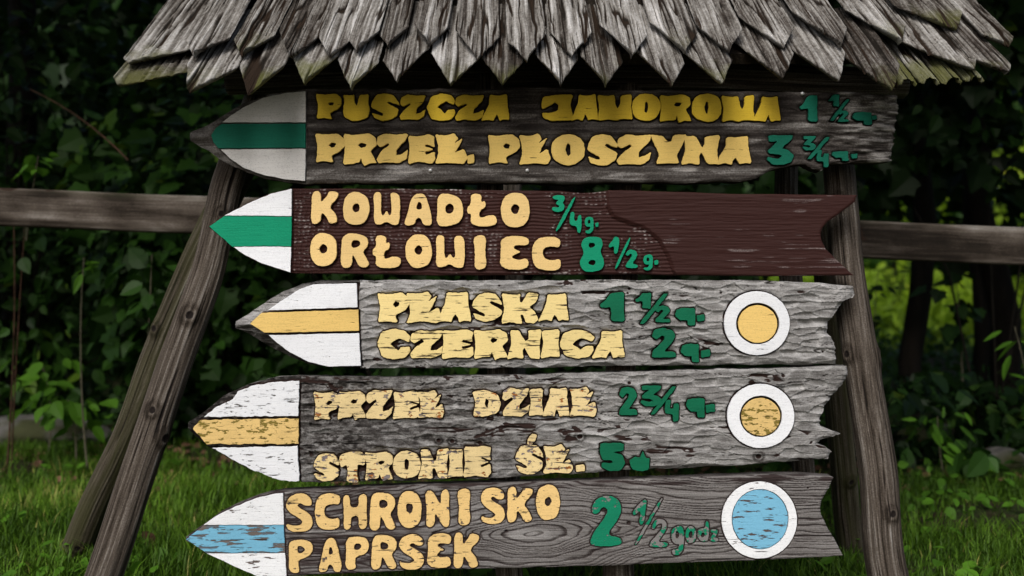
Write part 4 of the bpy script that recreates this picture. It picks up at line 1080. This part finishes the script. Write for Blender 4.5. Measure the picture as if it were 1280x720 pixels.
def leaf_cloud(name, pos, out, size, kind, tone, seed, mat, parent=None, up=.55, jitter=.55):
    """one mesh of separate leaves at pos; out = outward directions"""
    g = np.random.default_rng(seed)
    V, F = TPL[kind]
    n = len(pos)
    nrm = out * (1 - up) + np.array([0, -.25, 1.0]) * up + g.normal(0, jitter, (n, 3))
    nrm /= np.linalg.norm(nrm, axis=1)[:, None]
    ax = out + g.normal(0, .6, (n, 3)) + np.array([0, 0, -.45])
    ax -= (ax * nrm).sum(1)[:, None] * nrm
    ax /= np.linalg.norm(ax, axis=1)[:, None] + 1e-9
    bx = np.cross(ax, nrm)
    s = (size * g.uniform(.55, 1.25, n))[:, None, None]
    P = pos[:, None] + s * (V[None, :, 0:1] * bx[:, None] + V[None, :, 1:2] * ax[:, None] + V[None, :, 2:3] * nrm[:, None])
    m = len(V)
    T = (np.arange(n)[:, None, None] * m + F[None]).reshape(-1, 3)
    tn = np.repeat(np.clip(tone, 0, 1), m)
    return link(name, mesh_np(name, P.reshape(-1, 3), tris=T, attrs={'tone': tn}, smooth=False), mat, parent)

def tube(name, pts, r0, r1, mat, parent=None, na=7, me_only=False):
    pts = [Vector(p) for p in pts]
    P, n = [], len(pts)
    for k, p in enumerate(pts):
        d = (pts[min(k + 1, n - 1)] - pts[max(k - 1, 0)]).normalized()
        a = d.orthogonal().normalized(); b = d.cross(a)
        if k and a.dot(pa) < 0: pass
        if k:
            a = (pa - d * pa.dot(d)).normalized(); b = d.cross(a)
        pa = a
        r = r0 + (r1 - r0) * k / (n - 1)
        for j in range(na):
            t = 2 * math.pi * j / na
            P.append(p + a * (r * math.cos(t)) + b * (r * math.sin(t)))
    idx = np.arange(n * na).reshape(n, na)
    q = np.stack([idx[:-1], np.roll(idx[:-1], -1, 1), np.roll(idx[1:], -1, 1), idx[1:]], -1).reshape(-1, 4)
    V = np.array([tuple(p) for p in P])
    return V, q

def tubes_obj(name, lines, mat, parent=None):
    """several joined stems of one plant -> one mesh"""
    Vs, Qs, o = [], [], 0
    for (pts, r0, r1) in lines:
        V, q = tube(name, pts, r0, r1, mat)
        Vs.append(V); Qs.append(q + o); o += len(V)
    return link(name, mesh_np(name, np.concatenate(Vs), quads=np.concatenate(Qs)), mat, parent)

def clump_points(n, rx, ry, rz, clumps, seed, shell=.5):
    g = np.random.default_rng(seed)
    c = g.normal(size=(clumps, 3)); c /= np.linalg.norm(c, axis=1)[:, None]
    c *= (shell + (1 - shell) * g.random((clumps, 1)))
    k = g.integers(0, clumps, n)
    p = c[k] + g.normal(0, .15, (n, 3))
    out = p / (np.linalg.norm(p, axis=1)[:, None] + 1e-9)
    bright = g.random(clumps)[k]
    return p * np.array([rx, ry, rz]), out, bright, c * np.array([rx, ry, rz])

def shrub(name, label, cat, x, y, rx, ry, h, n, size, kind, mat, seed, group=None, clumps=26, base=0.0):
    gz = float(ground_z(x, y))
    root = empty(name, (x, y, gz))
    tag(root, label, cat, group)
    p, out, br, c = clump_points(n, rx, ry, h / 2, clumps, seed)
    p[:, 2] += h / 2 + base
    p = p[p[:, 2] > .02] if False else p
    g = np.random.default_rng(seed + 1)
    p[:, 2] = np.maximum(p[:, 2], .03 + .05 * g.random(len(p)))
    tone = .10 + .55 * br ** 1.4 + .45 * g.random(len(p)) ** 1.6 + .35 * (g.random(len(p)) > .965)
    a = g.random(n) < .55
    leaf_cloud("foliage", p[a], out[a], size, kind, tone[a], seed + 2, M[mat], root)
    leaf_cloud("foliage", p[~a], out[~a], size * .72, 'ovate' if kind == 'lobed' else 'narrow', tone[~a] + .08, seed + 3, M[mat], root)
    lines = []
    for k in range(min(4 if base > .5 else 14, len(c))):
        e = Vector(c[k]) + Vector((0, 0, h / 2 + base)); e.z = max(e.z, .1)
        m = Vector((e.x * .35 + random.uniform(-.04, .04), e.y * .35, e.z * .6))
        lines.append(([(random.uniform(-.05, .05), random.uniform(-.05, .05), -.03), m, e], .006, .002))
    tubes_obj("stem", lines, M['bark'], root)
    return root

G_L = "dark bramble bushes left behind the fence rail"
shr = [
 ("lobed leaved bramble bush just above the left rail end, beside the left legs", -1.15, 2.6, .66, .45, 1.65, 2200, .09, 'lobed', 'leaf_mid'),
 ("low dark bush under the fence rail at far left, over the stone", -2.25, 3.15, .7, .4, 1.35, 2400, .08, 'ovate', 'leaf_mid'),
 ("dark leafy bush rising behind the far left rail up to the picture top", -2.35, 3.1, .8, .6, 2.5, 2900, .085, 'ovate', 'leaf_dark'),
 ("tall lobed leaved bush behind the left end of the shake roof", -1.15, 3.2, .8, .6, 2.4, 3000, .09, 'lobed', 'leaf_dark'),
 ("dim bush filling the dark between the left legs and the sign boards", -.45, 2.3, .55, .45, 1.15, 1500, .09, 'ovate', 'leaf_mid'),
 ("dark bush hidden deep behind the middle of the sign boards", .35, 2.5, .7, .5, 1.2, 1400, .09, 'ovate', 'leaf_dark')]
for k, (lb, x, y, rx, ry, h, n, sz, kd, mt) in enumerate(shr):
    shrub("bush", lb, "bush", x, y, rx, ry, h, n, sz, kd, mt, 900 + 13 * k)
shr2 = [
 ("dark lobed leaved bush at the upper right beside the roof end", 1.95, 2.5, .65, .55, 1.15, 2000, .10, 'lobed', 'leaf_dark', 1.0),
 ("low dark bush right of the right legs at the edge of the grass", 1.35, 2.15, .5, .4, .36, 800, .085, 'ovate', 'leaf_dark', .0),
 ("low leafy bush at the right picture edge below the rail", 2.15, 2.2, .5, .4, .40, 800, .10, 'ovate', 'leaf_dark', .0)]
for k, (lb, x, y, rx, ry, h, n, sz, kd, mt, b) in enumerate(shr2):
    shrub("bush", lb, "bush", x, y, rx, ry, h, n, sz, kd, mt, 1300 + 13 * k, base=b)

# --- small plants with a stem and leaves one can tell apart
def sprout(name, label, base, tip, nleaf, size, kind, mat, seed, stem='twig', spread=.06, cat="plant", start=.35, r=.004):
    g = np.random.default_rng(seed)
    b, t = Vector(base), Vector(tip)
    root = empty(name, b)
    tag(root, label, cat)
    mid = (t - b) * .5 + Vector((g.uniform(-.04, .04), g.uniform(-.03, .03), .03))
    pts = []
    for k in range(9):
        s = k / 8
        pts.append(mid * (2 * s * (1 - s)) + (t - b) * (s * s))
    tubes_obj("stem", [(pts, r, r * .4)], M[stem], root)
    if nleaf:
        s = start + (1 - start) * g.random(nleaf)
        P = np.array([tuple(mid * (2 * q * (1 - q)) + (t - b) * (q * q)) for q in s])
        o = g.normal(size=(nleaf, 3)); o[:, 2] = np.abs(o[:, 2]) * .4
        o /= np.linalg.norm(o, axis=1)[:, None]
        P = P + o * spread * g.random((nleaf, 1))
        leaf_cloud("foliage", P, o, size, kind, .3 + .6 * g.random(nleaf), seed + 1, M[mat], root, up=.5, jitter=.3)
    return root
def gp(px, Y):                                   # a point on the ground under a photo column
    p = at(px, 360, Y); p.z = float(ground_z(p.x, p.y)); return p
sprout("seedling", "bright green seedling with small leaves left below the rail, above the stone", gp(60, 2.2), at(52, 455, 2.2), 34, .075, 'ovate', 'leaf_bright', 41, spread=.16)
sprout("seedling", "bright fresh sprout low beside the left leg, right of the stone", gp(95, 2.0), at(85, 500, 2.0), 30, .08, 'ovate', 'leaf_bright', 42, spread=.15)
sprout("seedling", "pale leafy shoot standing just above the left rail near the picture edge", at(33, 300, 1.9), at(48, 195, 1.75), 12, .06, 'ovate', 'leaf_bright', 43, spread=.05, start=.75)
sprout("seedling", "small light shoot just under the rail left of the leaning legs", gp(110, 1.8), at(105, 322, 1.8), 7, .07, 'narrow', 'leaf_bright', 44, spread=.03, start=.9)
sprout("seedling", "leafy green shoot under the rail close to the left legs", gp(175, 1.7), at(190, 318, 1.7), 26, .085, 'ovate', 'leaf_mid', 45, spread=.12, start=.6)
sprout("cane", "bare reddish cane arching above the left rail", at(160, 200, 1.7), at(38, 112, 1.9), 0, .06, 'ovate', 'leaf_mid', 46, stem='cane', r=.0035)
sprout("cane", "upright red brown cane under the rail at the far left edge", gp(8, 1.75), at(17, 270, 1.75), 3, .06, 'ovate', 'leaf_mid', 47, stem='cane', r=.004, start=.5)
sprout("cane", "second thin red brown cane slanting under the rail at far left", gp(14, 1.85), at(32, 270, 1.8), 3, .06, 'ovate', 'leaf_mid', 48, stem='cane', r=.0035, start=.5)
sprout("seedling", "light green seedling low in the dark right of the right log leg", gp(1180, 1.75), at(1172, 520, 1.75), 24, .075, 'narrow', 'leaf_bright', 49, spread=.10)
sprout("nettle", "broad leaved nettle at the grass edge near the right picture edge", gp(1232, 1.65), at(1226, 566, 1.6), 16, .10, 'ovate', 'leaf_mid', 50, spread=.10, start=.3)
sprout("seedling", "thin leafy stem crossing the right picture edge below the rail", gp(1290, 1.7), at(1268, 408, 1.7), 12, .09, 'narrow', 'leaf_bright', 51, spread=.06, start=.5)

sprout("sapling", "dark leafy sapling standing out against the sunlit meadow below the right rail", gp(1205, 2.9), at(1196, 345, 2.9), 22, .085, 'lobed', 'leaf_dark', 52, spread=.16, start=.55)
sprout("sapling", "dark thin leaved sapling close to the right log leg below the rail", gp(1100, 3.0), at(1098, 338, 3.0), 16, .075, 'ovate', 'leaf_dark', 53, spread=.13, start=.5)
# --- trees: dark trunks behind, unseen crowns placed forward to shade the background
def tree(label, base, top, r0, r1, crown_c, crx, cry, crz, n, seed, size=.15, mat='leaf_dark'):
    b = Vector(base); b.z = float(ground_z(b.x, b.y)) - .05
    root = empty("tree", b)
    tag(root, label, "tree", "dark trees behind the fence")
    t = Vector(top) - b
    pts = [t * (k / 10) + Vector((.03 * math.sin(k * 1.3 + seed), .03 * math.cos(k * 1.7 + seed), 0)) * (k > 0) for k in range(11)]
    V, q = tube("trunk", pts, r0, r1, None, na=16)
    V = V * (1 + 0)
    link("trunk", mesh_np("trunk", V, quads=q), M['bark'], root)
    cc = Vector(crown_c) - b
    p, out, br, c = clump_points(n, crx, cry, crz, 34, seed, .35)
    lines = []
    for k in range(12):
        e = Vector(c[k]) * .9 + cc
        s = t * random.uniform(.7, 1.0)
        lines.append(([s, (s + e) * .5 + Vector((0, 0, .1)), e], r1 * .45, .008))
    tubes_obj("branch", lines, M['bark'], root)
    p = p + np.array(tuple(cc))
    g = np.random.default_rng(seed)
    leaf_cloud("crown", p, out, size, 'lobed', .2 + .45 * br + .3 * g.random(n), seed + 3, M[mat], root)
tree("straight dark trunk seen right of the right log leg, crossing behind the rail", gp(1142, 3.2), (2.0, 3.3, 3.3), .055, .045, (1.9, 1.0, 3.4), 1.7, 1.9, .7, 6000, 61)
tree("dark trunk leaning left at the far right under the rail", at(1262, 470, 3.6), (2.2, 3.5, 2.6), .075, .06, (3.6, 2.0, 3.6), 1.7, 1.9, .8, 5000, 62)
tree("slim black trunk far right, farther back than the leaning one", gp(1222, 4.6), (2.8, 4.7, 3.6), .05, .045, (2.4, 4.6, 4.0), 2.0, 1.6, 1.0, 5000, 63)
tree("slim dark trunk at the far left edge above the rail", gp(26, 3.7), (-2.55, 3.7, 3.4), .085, .06, (-3.0, 1.4, 3.5), 1.8, 1.9, .75, 6000, 64)
tree("dark trunk mostly hidden by bushes left of the roof", gp(285, 4.3), (-1.6, 4.3, 3.6), .10, .08, (-1.1, .9, 3.5), 1.6, 2.0, .7, 6000, 65)
tree("unseen tree behind the sign boards, crown added above the roof for shade", gp(700, 4.0), (.3, 4.0, 3.6), .10, .08, (.4, .9, 3.7), 1.6, 2.0, .7, 6000, 66)

# --- far wood (one mass) and sunlit scrub beyond the right rail
g = np.random.default_rng(5)
n = 42000
px_ = g.uniform(-8.5, 8.5, n); py_ = g.uniform(5.4, 9.0, n)
lo = np.where(px_ > 1.9, .62 + .35 * (fbm(px_ * 1.2, py_ * 0 + 1, 4, 2) - .5) + (py_ + 2.1) * .03, .0)
pz_ = lo + (3.5 - lo) * g.random(n)
kp = (px_ < 1.5) | ((py_ < 6.6) & (g.random(n) < .55))
px_, py_, pz_ = px_[kp], py_[kp], pz_[kp]; n = len(px_)
m_ = 3500
px_ = np.concatenate([px_, g.uniform(-9, 2.2, m_)]); py_ = np.concatenate([py_, g.uniform(8.8, 9.6, m_)]); pz_ = np.concatenate([pz_, g.uniform(0, 3.6, m_)]); n = len(px_)
lsz = np.where(np.arange(n) < n - m_, .19, .42)
o_ = g.normal(size=(n, 3)); o_ /= np.linalg.norm(o_, axis=1)[:, None]
tag(leaf_cloud("far_wood", np.stack([px_, py_, pz_], 1), o_, lsz, 'lobed', .15 + .6 * fbm(px_ * 1.5, pz_ * 1.5, 6, 2) + .2 * g.random(n), 6, M['leaf_dark']), kind="stuff")
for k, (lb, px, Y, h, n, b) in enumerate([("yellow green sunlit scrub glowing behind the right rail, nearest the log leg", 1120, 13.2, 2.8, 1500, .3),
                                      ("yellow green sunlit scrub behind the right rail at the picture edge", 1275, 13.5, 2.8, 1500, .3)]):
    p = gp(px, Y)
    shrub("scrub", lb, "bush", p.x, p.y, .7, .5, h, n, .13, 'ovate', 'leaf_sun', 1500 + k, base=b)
n = 9000
px_ = g.uniform(3, 26, n); py_ = g.uniform(30, 35, n); pz_ = ground_z(px_, py_) + 9 * g.random(n)
o_ = g.normal(size=(n, 3)); o_ /= np.linalg.norm(o_, axis=1)[:, None]
tag(leaf_cloud("distant_trees", np.stack([px_, py_, pz_], 1), o_, .75, 'lobed', .2 + .5 * fbm(px_ * .7, pz_ * .7, 6, 2), 16, M['leaf_mid']), kind="stuff")
n = 9000
xx = g.uniform(1.6, 11, n); yy = g.uniform(8.6, 20, n)
o_ = g.normal(size=(n, 3)); o_[:, 2] = -.2; o_ /= np.linalg.norm(o_, axis=1)[:, None]
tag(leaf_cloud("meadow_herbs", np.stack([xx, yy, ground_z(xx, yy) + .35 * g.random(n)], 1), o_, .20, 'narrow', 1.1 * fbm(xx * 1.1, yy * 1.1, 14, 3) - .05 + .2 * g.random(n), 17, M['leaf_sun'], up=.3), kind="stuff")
# leafy ground cover at the foot of the bushes
n = 9500
xx = g.uniform(-3.4, 6.2, n); yy = np.where(xx > 1, g.uniform(1.55, 9.2, n), g.uniform(1.55, 4.6, n))
ok = yy > np.where(xx < .2, 2.8, 1.62) + .4 * (fbm(xx * 1.5, yy * 0, 77, 2) - .5)
xx, yy = xx[ok], yy[ok]
zz = ground_z(xx, yy) + .02 + .20 * g.random(len(xx)) ** 1.5
o_ = g.normal(size=(len(xx), 3)); o_ /= np.linalg.norm(o_, axis=1)[:, None]
tag(leaf_cloud("undergrowth", np.stack([xx, yy, zz], 1), o_, .07, 'ovate', .2 + .5 * fbm(xx * 2, yy * 2, 12, 2) + .2 * g.random(len(xx)), 8, M['leaf_mid'], up=.8), kind="stuff")
n = 2600
xx = g.uniform(-2.2, 2.4, n); yy = g.uniform(-.1, 2.7, n)
ok = (fbm(xx * 2.2 + 7, yy * 2.2, 91, 3) > .52) & (yy < np.where(xx < .2, 2.8, 1.9))
xx, yy = xx[ok], yy[ok]
o_ = g.normal(size=(len(xx), 3)); o_[:, 2] = 0; o_ /= np.linalg.norm(o_, axis=1)[:, None]
tag(leaf_cloud("weeds", np.stack([xx, yy, ground_z(xx, yy) + .015 + .04 * g.random(len(xx))], 1), o_, .038, 'ovate', .2 + .7 * g.random(len(xx)), 18, M['leaf_bright'], up=.8, jitter=.3), kind="stuff")
n = 900
xx = g.uniform(-2.8, 3.0, n); yy = g.uniform(1.45, 2.7, n)
zz = ground_z(xx, yy) + .015
tag(leaf_cloud("leaf_litter", np.stack([xx, yy, zz], 1), np.tile([0, -1., 0], (n, 1)), .05, 'ovate', g.random(n), 9, M['leaf_dry'], up=.95, jitter=.25), kind="stuff")

# --- boulder and fallen leaf
def boulder(label, x, y, rx, ry, rz, seed):
    nu, nv = 48, 26
    a = np.linspace(0, 2 * np.pi, nu, endpoint=False)[None]; b = np.linspace(-.5 * np.pi, .5 * np.pi, nv)[:, None]
    dx, dy, dz = np.cos(b) * np.cos(a), np.cos(b) * np.sin(a), np.sin(b) + 0 * a
    r = .8 + .45 * fbm(dx * 1.6 + 5 + dz, dy * 1.6 + 5 - dz, seed, 4)
    P = np.stack([dx * r * rx, dy * r * ry, dz * r * rz], -1)
    idx = np.arange(nu * nv).reshape(nv, nu)
    q = np.stack([idx[:-1], np.roll(idx[:-1], -1, 1), np.roll(idx[1:], -1, 1), idx[1:]], -1).reshape(-1, 4)
    o = link("boulder", mesh_np("boulder", P.reshape(-1, 3), quads=q), M['stone'])
    o.location = (x, y, float(ground_z(x, y)) + rz * .45)
    tag(o, label, "stone")
p = gp(40, 2.55)
boulder("long pale lichened stone lying in the grass at the left edge", p.x, p.y, .34, .16, .075, 3)
p = gp(1250, 2.0)
boulder("small dark stone in the undergrowth near the right edge", p.x, p.y, .09, .08, .05, 4)
p = at(176, 678, .55)
p = gp(178, .66)
o = leaf_cloud("fallen_leaf", np.array([(0., 0, 0)]), np.array([(1., -.3, 0)]), .085, 'ovate', np.array([.8]), 21, M['leaf_dry'], up=.5, jitter=.05)
o.location = (p.x, p.y, p.z + .05)
tag(o, "curled dry brown leaf lying on the grass beside the left leg", "leaf")
